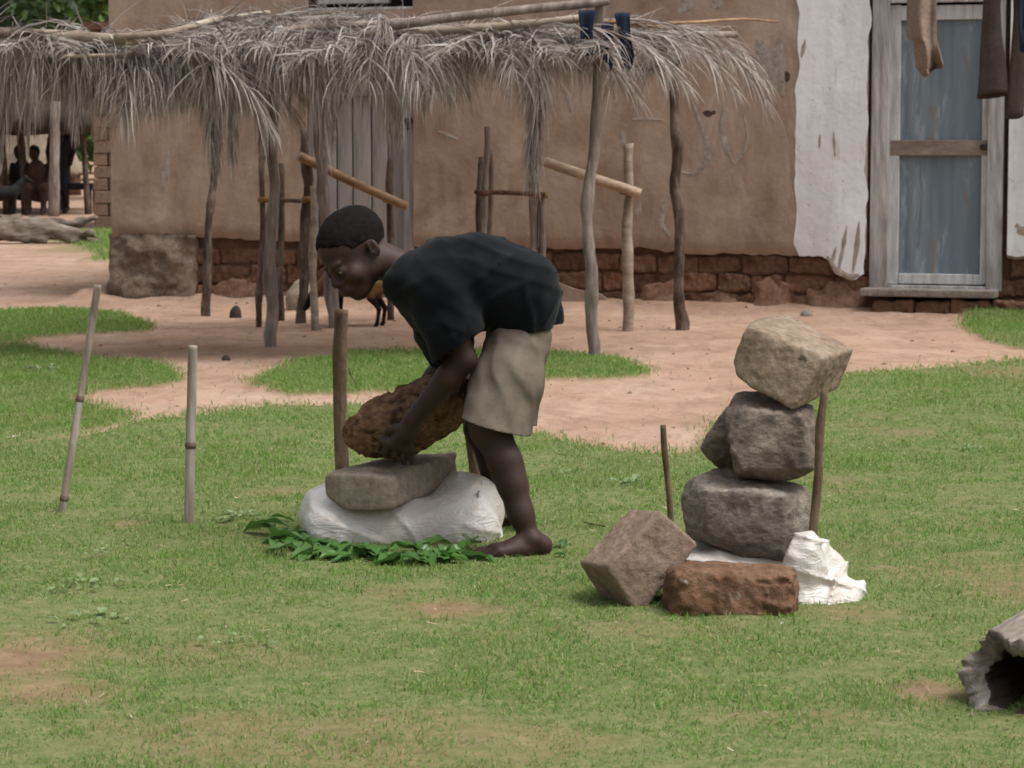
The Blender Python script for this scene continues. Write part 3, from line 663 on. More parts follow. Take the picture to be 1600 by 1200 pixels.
# ================================================================ THE THATCHED SHELTER
MAT_POLE = grain('grey_pole_wood', (.12, .09, .075), (.25, .205, .175), (.40, .35, .315), scale=11, bscale=30, bump=.6, stretch=(1, 1, .2))
MAT_POLE_H = grain('pale_peeled_pole', (.22, .165, .125), (.36, .29, .23), (.48, .42, .35), scale=6, bscale=30, bump=.5, stretch=(.3, 1, 1))
MAT_POLE_D = grain('dark_bark_pole', (.04, .027, .02), (.13, .092, .07), (.27, .215, .175), scale=15, bscale=40, bump=.9, bdist=.02, stretch=(1, 1, .35))
MAT_BAMBOO_Y = grain('yellow_bamboo', (.19, .10, .05), (.32, .19, .10), (.44, .29, .17), scale=5, bscale=26, bump=.25, rough=.55, spec=.35, stretch=(.25, 1, 1))
MAT_BAMBOO_P = grain('pale_bamboo', (.26, .175, .11), (.42, .31, .22), (.55, .44, .34), scale=7, bscale=26, bump=.3, rough=.6, stretch=(.25, 1, 1))
t = NT('dry_palm_frond'); g = t.n.new('ShaderNodeNewGeometry')
c = t.ramp(g.outputs['Random Per Island'], [(0, (.17, .138, .118)), (.3, (.30, .255, .225)), (.65, (.42, .375, .345)), (.9, (.54, .505, .475)), (1, (.66, .63, .61))])
oi = t.n.new('ShaderNodeObjectInfo'); c = t.mix(1.0, c, t.ramp(oi.outputs['Random'], [(0, (.72, .70, .68)), (.5, (.95, .93, .92)), (1, (1.1, 1.1, 1.1))]), 'MULTIPLY')
t.col(c); t.fin(.8, .2)
tr = t.n.new('ShaderNodeBsdfTranslucent'); t.link(c, tr.inputs['Color']); ms = t.n.new('ShaderNodeMixShader'); ms.inputs[0].default_value = .25
t.link(t.b.outputs[0], ms.inputs[1]); t.link(tr.outputs[0], ms.inputs[2]); t.link(ms.outputs[0], t.n['Material Output'].inputs['Surface']); MAT_FROND = t.m

shelter = thing('thatched_shelter', GP(640, 520), 'low open shelter of crooked poles roofed with shaggy dry palm fronds', 'shelter')
def pole(name, pts, rad, mat, parent, seed=0, wob=.18, label=None, seg=10, sub=3):
    return mk(name, *tube(pts, rad, seg, wob, seed, sub), mat, parent, label)
def foot(px, py): return GP(px, py)-np.array([0, 0, .04])
def post(pl, Yoff, rad, mat, seed, parent=shelter, label=None, name='post'):
    """pl: pixels from foot to top; the foot is on the ground, the rest keeps its distance (plus a lean Yoff)"""
    f = foot(*pl[0]); n = len(pl); P = [f]+[AT(x, y, f[1]+Yoff*(i+1)/(n-1)) for i, (x, y) in enumerate(pl[1:])]
    Q = []
    for i in range((n-1)*4+1):
        k = min(i//4, n-2); f_ = i/4-k; q = P[k]*(1-f_)+P[k+1]*f_
        if i: q = q+rad*.55*np.array([vnoise(np.array([[q[2]*4.5, seed, .3]]))[0], vnoise(np.array([[q[2]*4.5, seed, 9.3]]))[0], 0])
        Q.append(q)
    rr = np.linspace(rad, rad*.82, len(Q))*(1+.16*np.array([vnoise(np.array([[q[2]*11, seed, 5.]]))[0] for q in Q]))
    return pole(name, Q, rr, mat, parent, seed, label=label, wob=.3, sub=2, seg=12)
post([(927, 562), (928, 500), (924, 420), (917, 330), (926, 230), (932, 120), (938, 0), (940, -20)], 0, .034, MAT_POLE, 1, label='tall crooked grey front post')
post([(422, 541), (424, 440), (426, 300), (425, 180), (428, 60)], 0, .036, MAT_POLE, 2, label='pale straight front post')
post([(322, 494), (322, 430), (327, 340), (338, 260), (349, 160), (352, 90)], 0, .031, MAT_POLE_D, 3, label='dark bark post near the corner')
post([(524, 512), (518, 400), (506, 300), (498, 200), (496, 80)], 0, .040, MAT_POLE, 4)
post([(1065, 516), (1063, 440), (1060, 330), (1056, 200), (1053, 60)], 0, .038, MAT_POLE_D, 5, label='rough bark post at the right end')
post([(833, 512), (834, 380), (832, 250), (836, 60)], 0, .033, MAT_POLE, 6)
YF = foot(927, 562)[1]                                   # distance of the front edge
def beam(p, rad, mat, seed, label=None, wob=.12): pole('roof_pole', [AT(*q) for q in p], rad, mat, shelter, seed, wob, label)
beam([(-160, 45, YF-.1), (-20, 51, YF-.1), (60, 56, YF-.1)], [.037, .036, .034], MAT_POLE_D, 11, 'dark stub of roof pole at the left end')
beam([(52, 53, YF-.12), (130, 57, YF-.1), (230, 65, YF-.1), (315, 68, YF-.05), (430, 70, YF)], [.029, .028, .027, .026, .024], MAT_POLE_H, 12)
beam([(178, 58, YF-.16), (260, 52, YF-.12), (330, 33, YF+.2), (420, 20, YF+.6)], [.020, .021, .019, .015], MAT_POLE_H, 13)
beam([(255, 80, YF-.1), (320, 84, YF-.02), (430, 80, YF+.2)], [.026, .025, .022], MAT_POLE_D, 14)
beam([(95, 88, YF-.2), (140, 87, YF-.18), (210, 84, YF-.1)], [.011, .010, .008], MAT_POLE_H, 15)
beam([(300, 60, YF+.1), (420, 53, YF+.1), (470, 44, YF+.1), (600, 36, YF+.1)], [.024, .022, .02, .016], MAT_POLE_H, 16)
beam([(600, 42, YF-.1), (700, 28, YF-.08), (790, 18, YF-.06), (870, 10, YF-.05), (936, 4, YF-.05), (952, 2, YF-.05)], [.026, .027, .025, .025, .022, .02], MAT_POLE, 17)
beam([(560, 54, YF-.02), (720, 45, YF+.02), (820, 38, YF+.02), (915, 28, YF+.04)], [.02, .022, .023, .024], MAT_POLE_H, 18)
beam([(930, 38, YF+.12), (985, 55, YF+.3), (1045, 54, YF+.5), (1150, 54, YF+1.0)], [.022, .024, .022, .018], MAT_POLE, 19)
beam([(940, 34, YF+.3), (1060, 36, YF+.6), (1160, 30, YF+1.2), (1215, 34, YF+1.6)], [.010, .010, .008, .006], MAT_BAMBOO_Y, 20)
beam([(945, 40, YF+.3), (1010, 40, YF+.5), (1080, 46, YF+.9)], [.010, .010, .008], MAT_BAMBOO_Y, 21)
for k, xx in enumerate((-2.9, -2.2, -1.4, -.6, .1, .8)):   # rafters running back to the wall
    pole('roof_pole', [np.array([xx, YF-.05, 1.66]), np.array([xx+.05, YF+1.5, 1.66]), np.array([xx+.1, YF+3.1, 1.68])], .022, MAT_POLE_D, shelter, 30+k)
for k, yy in enumerate((YF+1.0, YF+2.2)):
    pole('roof_pole', [np.array([-3.2, yy, 1.63]), np.array([-1, yy+.1, 1.64]), np.array([.95, yy-.1, 1.62])], .022, MAT_POLE_D, shelter, 40+k)

def frond_geo(R, n, Lmax, fwd, droop, seed, wid=.012, side_up=.15, jit=.25, per=1):
    """R: points along the rachis. Leaflets on both sides that sag under their own weight."""
    rg = np.random.default_rng(seed); R = np.asarray(R, float)
    s = np.linspace(0, 1, 24); tt = np.linspace(0, 1, len(R)); S = np.stack([np.interp(s, tt, R[:, k]) for k in range(3)], 1)
    for _ in range(2): S[1:-1] = (S[:-2]+2*S[1:-1]+S[2:])/4
    T = np.gradient(S, axis=0); T /= np.linalg.norm(T, axis=1)[:, None]
    Vp, Fp = tube(S, np.linspace(.010, .003, 24), 5); parts_V = [Vp]; Fs = list(Fp); off = len(Vp)
    m = n*2; u = np.clip(np.tile(np.linspace(.06, 1, n), 2)+rg.normal(0, .01, m), 0, 1); side = np.repeat([1, -1], n)
    idx = u*23; i0 = np.clip(idx.astype(int), 0, 22); fr = (idx-i0)[:, None]; B = S[i0]*(1-fr)+S[i0+1]*fr; t_ = T[i0]
    up = np.array([0, 0, 1.]); sd = np.cross(t_, up); sd /= np.linalg.norm(sd, axis=1)[:, None]+1e-6
    d = sd*side[:, None]*(1-fwd*.5)+t_*(fwd+.5*u[:, None]**2)+up*side_up+rg.normal(0, jit, (m, 3)); d /= np.linalg.norm(d, axis=1)[:, None]
    L = Lmax*np.sin(np.pi*(.18+.74*u))**.7*rg.uniform(.6, 1.1, m); seg = 5; P = B.copy(); pts = [P]; dirs = []
    dn = np.array([0, 0, -1.]); dr = np.clip(rg.normal(droop, .18, m), 0.1, 1.3)
    for k in range(seg):
        w = np.clip(dr*(k+.6)/seg, 0, .97)[:, None]; q = d*(1-w)+dn*w+rg.normal(0, .05, (m, 3)); q /= np.linalg.norm(q, axis=1)[:, None]; P = P+q*(L/seg)[:, None]; pts.append(P); dirs.append(q)
    dirs.append(dirs[-1]); V = []
    tw = rg.uniform(0, np.pi, m); wv = wid*rg.uniform(.55, 1.25, m)
    for k in range(seg+1):
        a = np.cross(dirs[k], up+1e-3); nrm = np.linalg.norm(a, axis=1)[:, None]; a = np.where(nrm > .05, a/np.maximum(nrm, 1e-6), sd); b = np.cross(dirs[k], a)
        wdir = a*np.cos(tw)[:, None]+b*np.sin(tw)[:, None]; hw = (wv*(.55, 1, .9, .7, .45, .08)[k]/2)[:, None]; V += [pts[k]-wdir*hw, pts[k]+wdir*hw]
    V = np.stack(V, 1).reshape(-1, 3); b = np.arange(m)*(2*(seg+1))+off
    for k in range(seg): Fs += np.stack([b+2*k, b+2*k+1, b+2*k+3, b+2*k+2], 1).tolist()
    return np.vstack([Vp, V]), Fs
frond_lib = []
def lib(*a, **k):
    V, Fs = frond_geo(*a, **k); me = mesh_from('frond', V, Fs, smooth=False); me.materials.append(MAT_FROND); return me
# rachis near the local origin; +y runs back into the roof, -y hangs over the front edge
HANG = [lib([(0, .55, .02), (0, .1, .04), (.02, -.12, .0), (.05, -.22, -.12), (.07, -.26, -.26)], 80, .46, .6, .95, 300+k, wid=.0068) for k in range(5)]
CURT = [lib([(-.55, 0, 0), (-.1, -.02, .03), (.3, 0, .02), (.7, .02, -.05)], 120, .50, .22, 1.08, 320+k, wid=.0068, side_up=.0) for k in range(5)]
FLAT = [lib([(-.1, .7, .0), (0, .3, .06), (.0, -.3, .06), (.05, -.7, -.02)], 50, .40, .7, .36, 340+k, wid=.010, side_up=.10) for k in range(5)]
BUNCH = [lib([(0, .1, .03), (0, 0, .02), (.01, -.07, -.10), (.02, -.08, -.30), (.03, -.07, -.55)], 76, .36, 1.3, .95, 360+k, wid=.0065, jit=.12) for k in range(3)]
FAN = [lib([(-.5, .1, 0), (0, 0, .06), (.35, -.05, .02), (.62, -.1, -.13), (.80, -.12, -.34)], 52, .48, .9, .66, 380+k, wid=.008, side_up=.10) for k in range(3)]
sb = np.array(shelter.location)
def put(libm, loc, rz=0.0, sc=1.0, rx=0.0, ry=0.0, mir=False):
    o = bpy.data.objects.new('frond', random.choice(libm)); COL.objects.link(o); o.parent = shelter
    o.location = tuple(np.asarray(loc)-sb); o.rotation_euler = (rx, ry, rz); o.scale = (-sc if mir else sc, sc, sc*random.uniform(.9, 1.1)); return o
U_ = random.uniform
def drop(px): return 24 if px < 330 else (0 if px < 640 else 9)
def back(px): return .35 if 870 < px < 1020 else 0
def roof_z(y): return 1.70+.004*(y-YF)
for k in range(26):                                        # thatch lying on the poles
    xx = -3.0+3.7*(k+.5)/26+U_(-.1, .1)
    for r in range(4):
        if xx < -1.9 and (r > 0 or random.random() < .75): continue
        yy = YF+.35+r*.75+U_(-.2, .2)
        put(FLAT, (xx+U_(-.1, .1), yy, roof_z(yy)-.045+U_(0, .04)), U_(-.9, .9), U_(.85, 1.15), U_(-.05, .05), U_(-.1, .1))
for k in range(12):
    put(FLAT, (U_(-1.7, -.6), YF+U_(.2, 1.0), roof_z(YF+1)+.05+U_(0, .07)), U_(-1.4, 1.4), U_(.7, 1.0), 0, U_(-.2, .2))
for px in (118, 196, 240, 262, 300, 352, 395, 436, 470, 500, 545, 580, 620, 655, 745, 790, 865, 955, 1010):   # fringe over the front edge
    p = AT(px+U_(-8, 8), 66+drop(px)+U_(-8, 6)-max(0, px-500)*.02, YF+U_(-.05, .25)+back(px)); put(HANG, p, U_(-.35, .35), U_(.78, 1.05), U_(-.15, .1), 0, random.random() < .5)
for px in (105, 190, 235, 280, 330, 420, 470, 520, 560, 610, 660, 720, 790, 850):                             # fronds lying along the edge
    p = AT(px+U_(-8, 8), 62+drop(px)+U_(-6, 8)-max(0, px-400)*.03, YF+U_(-.02, .45)+back(px)); put(CURT, p, U_(-.25, .25), U_(.72, 1.02), U_(-.1, .1), U_(-.06, .10), random.random() < .4)
for k in range(30):
    px = 75+k*28+U_(-10, 10)
    if random.random() < (.5 if px > 640 else .22): continue
    px = px; p = AT(px, 74+drop(px)+U_(-10, 10)-max(0, px-400)*.03, YF+U_(.05, .7)+back(px)); put(CURT, p, U_(-.35, .35), U_(.75, 1.0)*(1.12 if px < 640 else .9), U_(-.12, .12), U_(-.08, .12), random.random() < .4)
for px in (110, 160, 205): put(CURT, AT(px, 80+U_(-8, 8), YF+U_(-.05, .5)), U_(-.3, .3), 1.15, 0, U_(-.05, .15), random.random() < .5)
for px, py, s in ((60, 62, 1.0), (345, 66, 1.0), (338, 80, 1.0), (375, 72, .95), (405, 70, 1.1), (495, 75, .95), (515, 85, .85), (640, 36, 1.0), (595, 32, 1.0), (640, 60, .9), (330, 90, .95), (835, 110, .9), (838, 150, .9), (832, 170, .8), (425, 100, .8), (655, 60, .7), (20, 62, 1.1), (120, 70, .9)):
    put(BUNCH, AT(px, py, YF+U_(-.12, .05)), U_(-.5, .5), s, 0, U_(-.12, .12), random.random() < .5)
for px, py, yy, s in ((1000, 46, .35, .9), (1020, 54, .75, .8), (980, 62, .3, .75), (1040, 48, 1.2, .75), (860, 55, 0, .9), (800, 60, .05, .85), (220, 72, -.1, .95), (250, 80, -.05, .9)):
    put(FAN, AT(px, py, YF+yy), U_(-.3, .15), s, U_(-.1, .1), U_(-.05, .12))
for px, py, s in ((30, 84, .85), (70, 70, 1.0), (5, 100, .8)):
    put(FAN, AT(px, py, YF+U_(-.1, .3)), U_(-.2, .2), s, 0, U_(-.1, .05), True)

# ---- blue cloth over the pole
MAT_NAVY = grain('navy_cloth', (.008, .012, .026), (.014, .022, .045), (.024, .036, .066), scale=7, bscale=90, bump=.25, rough=.95)
def cloth_strip(px0, px1, py_top, py_bot, Y, fold=.014, nf=2.0, seed=0, over=.05, th=.006, skew=0.0):
    """a strip of cloth hung over a pole: front fall, roll over the top and a short fall behind"""
    a = AT(px0, py_top, Y); b = AT(px1, py_top, Y); h = a[2]-AT(px0, py_bot, Y)[2]; w = b[0]-a[0]; nu, nv = 18, 30; V = []
    for i in range(nu):
        for j in range(nv):
            s = i/(nu-1); v = j/(nv-1); L = v*(h*1.0+over*3); x = a[0]+w*s
            if L < over*1.5: q = (L/(over*1.5)); y = over*.5; z = -over*1.2*(1-q)
            elif L < over*1.5+over*1.2: q = (L-over*1.5)/(over*1.2); an = q*math.pi; y = over*.5*math.cos(an); z = over*.35*math.sin(an)
            else: y = -over*.5; z = -(L-over*2.7)
            fall = np.clip(-z/h, 0, 1); pinch = 1-.25*math.sin(math.pi*fall*.8)
            x = a[0]+w*(.5+(s-.5)*pinch)+skew*w*fall
            n = fold*(.35+fall)*(math.sin(s*nf*2*math.pi+seed+2*v)+.6*vnoise(np.array([[s*4, v*3, seed]]))[0])
            V.append((x, Y+y+n*(-1 if y < 0 else .4), a[2]+z+.012*fall*vnoise(np.array([[s*5, seed, 3.]]))[0]*3))
    V = np.array(V); I = np.arange(nu*nv).reshape(nu, nv); Fs = np.stack([I[:-1, :-1], I[1:, :-1], I[1:, 1:], I[:-1, 1:]], -1).reshape(-1, 4).tolist(); return V, Fs
def solid(o, th): m = o.modifiers.new('thickness', 'SOLIDIFY'); m.thickness = th; m.offset = 0; return o
V, Fs = join([cloth_strip(904, 929, 22, 77, YF-.10, .008, 1.1, 1, .055), cloth_strip(940, 959, 42, 98, YF-.06, .008, 1.2, 2, .05), cloth_strip(961, 984, 26, 94, YF-.08, .010, 1.3, 3, .055, skew=.35)])
tag(solid(mk('cloth', V, Fs, MAT_NAVY), .006), 'dark navy garment draped over the roof pole beside the tall post', 'garment')

# ---- rack frames of stakes and bamboo standing under the shelter
MAT_TIE = grain('red_bark_tie', (.085, .04, .03), (.16, .085, .062), scale=20)
MAT_TIE_Y = grain('yellow_fibre_tie', (.19, .115, .035), (.30, .19, .07), scale=20)
def tie(px, py, Y, r, parent, mat): 
    p = AT(px, py, Y); V, Fs = tube([p+np.array([0, 0, -.018]), p+np.array([0, 0, -.006]), p+np.array([0, 0, .006]), p+np.array([0, 0, .018])], [r*.95, r*1.12, r*1.12, r*.95], 10, .25, 3); mk('tie', V, Fs, mat, parent)
r1 = thing('pole_rack', foot(460, 512)+np.array([0, 0, .04]), 'left rack of stakes carrying a slanting yellow bamboo rail, before the plank door', 'pole rack', 'stake racks under the shelter')
for pl, rad, mat, sd in (([(404, 511), (408, 400), (410, 245)], .022, MAT_POLE_D, 51), ([(440, 501), (440, 400), (439, 255)], .021, MAT_POLE_D, 52), ([(470, 505), (476, 400), (480, 290), (477, 204)], .036, MAT_POLE_D, 53), ([(493, 516), (491, 400), (486, 290)], .024, MAT_POLE_H, 54), ([(611, 500), (610, 390), (608, 248)], .026, MAT_POLE_D, 55)):
    post(pl, 0, rad, mat, sd, r1)
Yr = foot(470, 505)[1]
mk('rail', *tube([AT(468, 244, Yr-.12), AT(550, 284, Yr+.0), AT(636, 323, Yr+.02)], .030, 12, .06, 5, 4), MAT_BAMBOO_Y, r1)
mk('crossbar', *tube([AT(403, 313, Yr-.05), AT(440, 313, Yr-.05), AT(494, 315, Yr-.05)], .013, 8, .15, 6, 3), MAT_POLE_D, r1)
tie(610, 312, Yr+.06, .045, r1, MAT_TIE); tie(482, 252, Yr-.05, .045, r1, MAT_TIE); tie(482, 311, Yr-.03, .042, r1, MAT_TIE_Y); tie(412, 312, foot(404, 511)[1]-.02, .03, r1, MAT_TIE_Y)
r2 = thing('pole_rack', foot(900, 514)+np.array([0, 0, .04]), 'right rack of stakes carrying a pale slanting bamboo rail tied with red bark', 'pole rack', 'stake racks under the shelter')
for pl, rad, mat, sd in (([(752, 512), (757, 350), (761, 198)], .024, MAT_POLE, 61), ([(746, 505), (748, 340), (750, 245)], .019, MAT_POLE_D, 62), ([(766, 508), (767, 340), (769, 234)], .019, MAT_POLE, 63), ([(849, 512), (848, 400), (846, 303)], .022, MAT_POLE, 64), ([(980, 517), (981, 400), (982, 300), (981, 224)], .034, MAT_POLE_H, 65)):
    post(pl, 0, rad, mat, sd, r2)
Yr = foot(980, 517)[1]
mk('rail', *tube([AT(844, 250, Yr-.02), AT(925, 278, Yr-.05), AT(1001, 303, Yr-.07)], .032, 12, .06, 5, 4), MAT_BAMBOO_P, r2, 'pale peeled bamboo rail')
mk('crossbar', *tube([AT(741, 300, Yr), AT(790, 301, Yr), AT(852, 304, Yr)], .014, 8, .15, 6, 3), MAT_TIE, r2)
tie(755, 302, Yr, .036, r2, MAT_TIE); tie(847, 305, foot(849, 512)[1]-.02, .034, r2, MAT_TIE_Y); tie(981, 299, Yr-.03, .048, r2, MAT_TIE)

# ================================================================ THE FAR YARD
MAT_TRUNK = grain('tree_bark', (.06, .045, .035), (.16, .125, .10), scale=8, bscale=30, bump=.8, stretch=(1, 1, .3))
def leaf_mat(name, a, b, c):
    t = NT(name); g = t.n.new('ShaderNodeNewGeometry'); k = t.ramp(g.outputs['Random Per Island'], [(0, a), (.55, b), (1, c)]); t.col(k); t.fin(.45, .4)
    tr = t.n.new('ShaderNodeBsdfTranslucent'); t.link(k, tr.inputs['Color']); ms = t.n.new('ShaderNodeMixShader'); ms.inputs[0].default_value = .3
    t.link(t.b.outputs[0], ms.inputs[1]); t.link(tr.outputs[0], ms.inputs[2]); t.link(ms.outputs[0], t.n['Material Output'].inputs['Surface']); return t.m
MAT_LEAF_D = leaf_mat('dark_tree_leaf', (.022, .048, .014), (.045, .092, .024), (.085, .14, .04))
MAT_LEAF_B = leaf_mat('bright_tree_leaf', (.045, .10, .02), (.085, .17, .032), (.14, .25, .06))
def leaf_cloud(blobs, n, size, seed):
    rg = np.random.default_rng(seed); tot = sum(b[3]**2 for b in blobs); V = []
    for (cx, cy, cz, r) in blobs:
        m = int(n*r*r/tot); d = rg.normal(0, 1, (m, 3)); d /= np.linalg.norm(d, axis=1)[:, None]
        rr = r*rg.uniform(.35, 1.0, m)**.6*(1+.28*fbm(d*2.2+cx, 3, seed)); P = np.array([cx, cy, cz])+d*rr[:, None]*np.array([1, 1, .85])
        keep = fbm(P*1.1, 3, seed+5) > -.22; P = P[keep]; m = len(P); d = d[keep]
        s = size*rg.uniform(.5, 1.3, m); a = rg.normal(0, 1, (m, 3))+np.array([0, 0, -.5]); a /= np.linalg.norm(a, axis=1)[:, None]
        nn = d*.6+rg.normal(0, .6, (m, 3))+np.array([0, 0, .7]); w = np.cross(a, nn); w /= np.linalg.norm(w, axis=1)[:, None]+1e-6
        V.append(np.stack([P, P+a*s[:, None]*.45+w*s[:, None]*.24, P+a*s[:, None], P+a*s[:, None]*.45-w*s[:, None]*.24], 1))
    V = np.concatenate(V); k = len(V); F4 = np.arange(k*4).reshape(k, 4); return V.reshape(-1, 3), F4
def tree(x, y, h, blobs, n, size, mat, seed, label, group=None, rt=.14, name='leafy_tree'):
    base = np.array([x, y, gz(x, y)]); t = thing(name, base, label, 'tree', group); rg = np.random.default_rng(seed)
    P = [base-[0, 0, .1]]+[base+np.array([rg.normal(0, .12)*k, rg.normal(0, .12)*k, h*k/4]) for k in range(1, 5)]
    tr = [tube(P, np.linspace(rt, rt*.4, 5), 10, .2, seed, 3)]
    for b in blobs:
        q = P[rg.integers(1, 4)]; e = base+np.array(b[:3]); tr.append(tube([q, (q+e)/2+rg.normal(0, .15, 3), e], [rt*.4, rt*.25, rt*.1], 7, .2, seed, 3))
    mk('trunk', *join(tr), MAT_TRUNK, t)
    V, F4 = leaf_cloud([(base[0]+a, base[1]+b, base[2]+c, r) for a, b, c, r in blobs], n, size, seed); mk('crown', V, F4, mat, t, smooth=False); return t
tree(-9.4, 46, 5, [(-1.2, 0, 4.0, 1.7), (.3, 0, 4.3, 1.7), (-.4, .6, 5.6, 2.0), (1.0, -.3, 5.6, 1.5), (-2.2, 0, 5.4, 1.8), (-.6, -.5, 3.2, 1.2)], 15000, .26, MAT_LEAF_D, 11, 'dark leafy tree rising over the thatch at the far left')
tree(-7.2, 52, 5, [(0, 0, 3.9, 1.5), (.8, 0, 4.9, 1.5), (-.7, .4, 5.0, 1.6), (1.3, .4, 3.6, 1.2), (-.2, 0, 6.2, 1.5)], 11000, .25, MAT_LEAF_B, 12, 'brighter green tree beside the upper corner of the house')
tree(-14.5, 62, 6, [(0, 0, 4.2, 2.4), (2.2, 0, 4.6, 2.2), (-2.2, 0, 5.0, 2.6), (1, 0, 7, 2.5), (4.0, .5, 3.6, 1.8), (-1.5, 0, 2.4, 1.8), (3.6, 0, 6.2, 2.2)], 15000, .36, MAT_LEAF_D, 13, 'broad dark tree standing behind the far thatched hut')
tree(-10.2, 76, 4, [(-1.5, 0, 2.2, 2.2), (1, 0, 2.0, 2.0), (3.4, 0, 2.4, 2.2), (0, 0, 4.2, 2.3), (3.0, 0, 5, 2.4)], 14000, .36, MAT_LEAF_B, 14, 'bushy green tree seen between the posts of the far shelter', name='bushy_tree')
tree(-20, 90, 6, [(0, 0, 2.6, 3), (4, 0, 3, 3), (8, 0, 2.6, 3), (-4, 0, 3, 3), (2, 0, 6, 3.4), (-3, 0, 6.5, 3.4), (7, 0, 6.4, 3.4)], 14000, .5, MAT_LEAF_D, 15, 'farthest dark tree mass closing off the yard')
# far brick house end
MAT_FARBRICK = grain('far_mud_brick', (.17, .108, .075), (.225, .148, .108), (.26, .178, .133), scale=3, bscale=14, bump=.4, var=.3)
fb0 = GP(146, 357); fb1 = np.array([fb0[0]+2.2, fb0[1]+.5, fb0[2]]); ft = thing('brick_house', fb0, 'brown mud brick house end standing behind the corner of the plastered house', 'house')
core_v = boxv((fb0+fb1)/2+np.array([0, 1.2, 1.25]), np.array([1.095, 1.12, 1.35])); mk('wall', *core_v, MAT_FARBRICK, ft, smooth=False)
bme = mesh_from('brick', *boxv(np.zeros(3), np.array([.195, .06, .079])), smooth=False); bevelled(bme, .012, 1); bme.materials.append(MAT_FARBRICK)
for r in range(15):
    for k in range(6):
        o = bpy.data.objects.new('brick', bme); COL.objects.link(o); o.parent = ft
        half = (r % 2 == 1 and k == 0)
        o.location = ((.095 if half else .20+k*.40-.2*(r % 2)), .10+random.uniform(-.012, .012), .08+r*.165); o.rotation_euler = (0, 0, random.uniform(-.02, .02)); o.scale = ((.48 if half else random.uniform(.97, 1.0)), 1, random.uniform(.98, 1.03))
mk('roof', *boxv((fb0+fb1)/2+np.array([0, 1.2, 2.66]), np.array([1.25, 1.3, .05])), MAT_MORTAR, ft, smooth=False)
# far open shelter: posts, a thick thatch roof, its underside shade put into the straw colour
MAT_STRAW = grain('shaded_straw', (.03, .022, .016), (.075, .056, .042), scale=3, bscale=24, bump=.9, stretch=(1, 1, .15))
MAT_STRAW_P = grain('pale_straw', (.22, .165, .12), (.34, .27, .205), scale=3, bscale=24, bump=.9, stretch=(1, 1, .2))
YS = 42.0; c0 = AT(60, 325, YS); sh = thing('thatched_hut', np.array([c0[0], YS, 0]), 'far open hut on dark posts under a heavy brown thatch', 'hut')
for px, r in ((10, .055), (40, .07), (137, .05), (-60, .06)):
    p = AT(px, 320, YS); mk('post', *tube([np.array([p[0], YS, -.1]), np.array([p[0]-.03, YS, .8]), np.array([p[0]-.08, YS, 1.5])], [r, r*.9, r*.85], 8, .2, px, 3), MAT_POLE_D, sh)
for px, r in ((84, .09), (97, .06), (-30, .06)):
    p = AT(px, 320, YS-1.2 if px == 84 else YS+2.5); mk('post', *tube([np.array([p[0], p[1], -.1]), np.array([p[0]+.02, p[1], .8]), np.array([p[0]+.05, p[1], 1.75])], [r, r*.9, r*.85], 8, .2, px, 3), MAT_POLE if px == 84 else MAT_POLE_D, sh)
f = Field((c0[0]-3.2, YS-1.6, .9), (c0[0]+1.5, YS+4.2, 3.6), .06)
f.hull([(c0[0]-2.9, YS-1.2, 1.30), (c0[0]+1.05, YS-1.2, 1.32), (c0[0]-2.9, YS+3.6, 1.3), (c0[0]+1.05, YS+3.6, 1.3), (c0[0]-2.9, YS-1.2, 1.55), (c0[0]+1.05, YS-1.2, 1.55), (c0[0]-2.0, YS+1.2, 2.9), (c0[0]+.4, YS+1.2, 2.9)], .05)
f.displace(lambda P: .10*fbm(P*np.array([5, 5, 1.5]), 4, 77), .3); V, Q = f.mesh(); mk('thatch', V, Q, MAT_STRAW, sh)
# pale conical straw roof beyond it
YC = 56.0; cc_ = AT(52, 300, YC); hut = thing('straw_hut', np.array([cc_[0], YC, 0]), 'pale conical straw hut seen between the posts of the far shelter', 'hut')
f = Field((cc_[0]-2.2, YC-2.2, .1), (cc_[0]+2.2, YC+2.2, 2.6), .06)
hp = [(cc_[0]+1.15*math.cos(a), YC+1.15*math.sin(a), .42) for a in np.linspace(0, 2*math.pi, 12, endpoint=False)]+[(cc_[0]+.25*math.cos(a), YC+.25*math.sin(a), 1.9) for a in np.linspace(0, 2*math.pi, 8, endpoint=False)]
f.hull(hp, .04); f.displace(lambda P: .06*fbm(P*np.array([7, 7, 2.2]), 3, 78), .2); V, Q = f.mesh(); mk('roof', V, Q, MAT_STRAW_P, hut)
mk('wall', *tube([(cc_[0], YC, -.1), (cc_[0], YC, .6)], [1.0, 1.0], 20, .04, 3), MAT_MORTAR, hut)
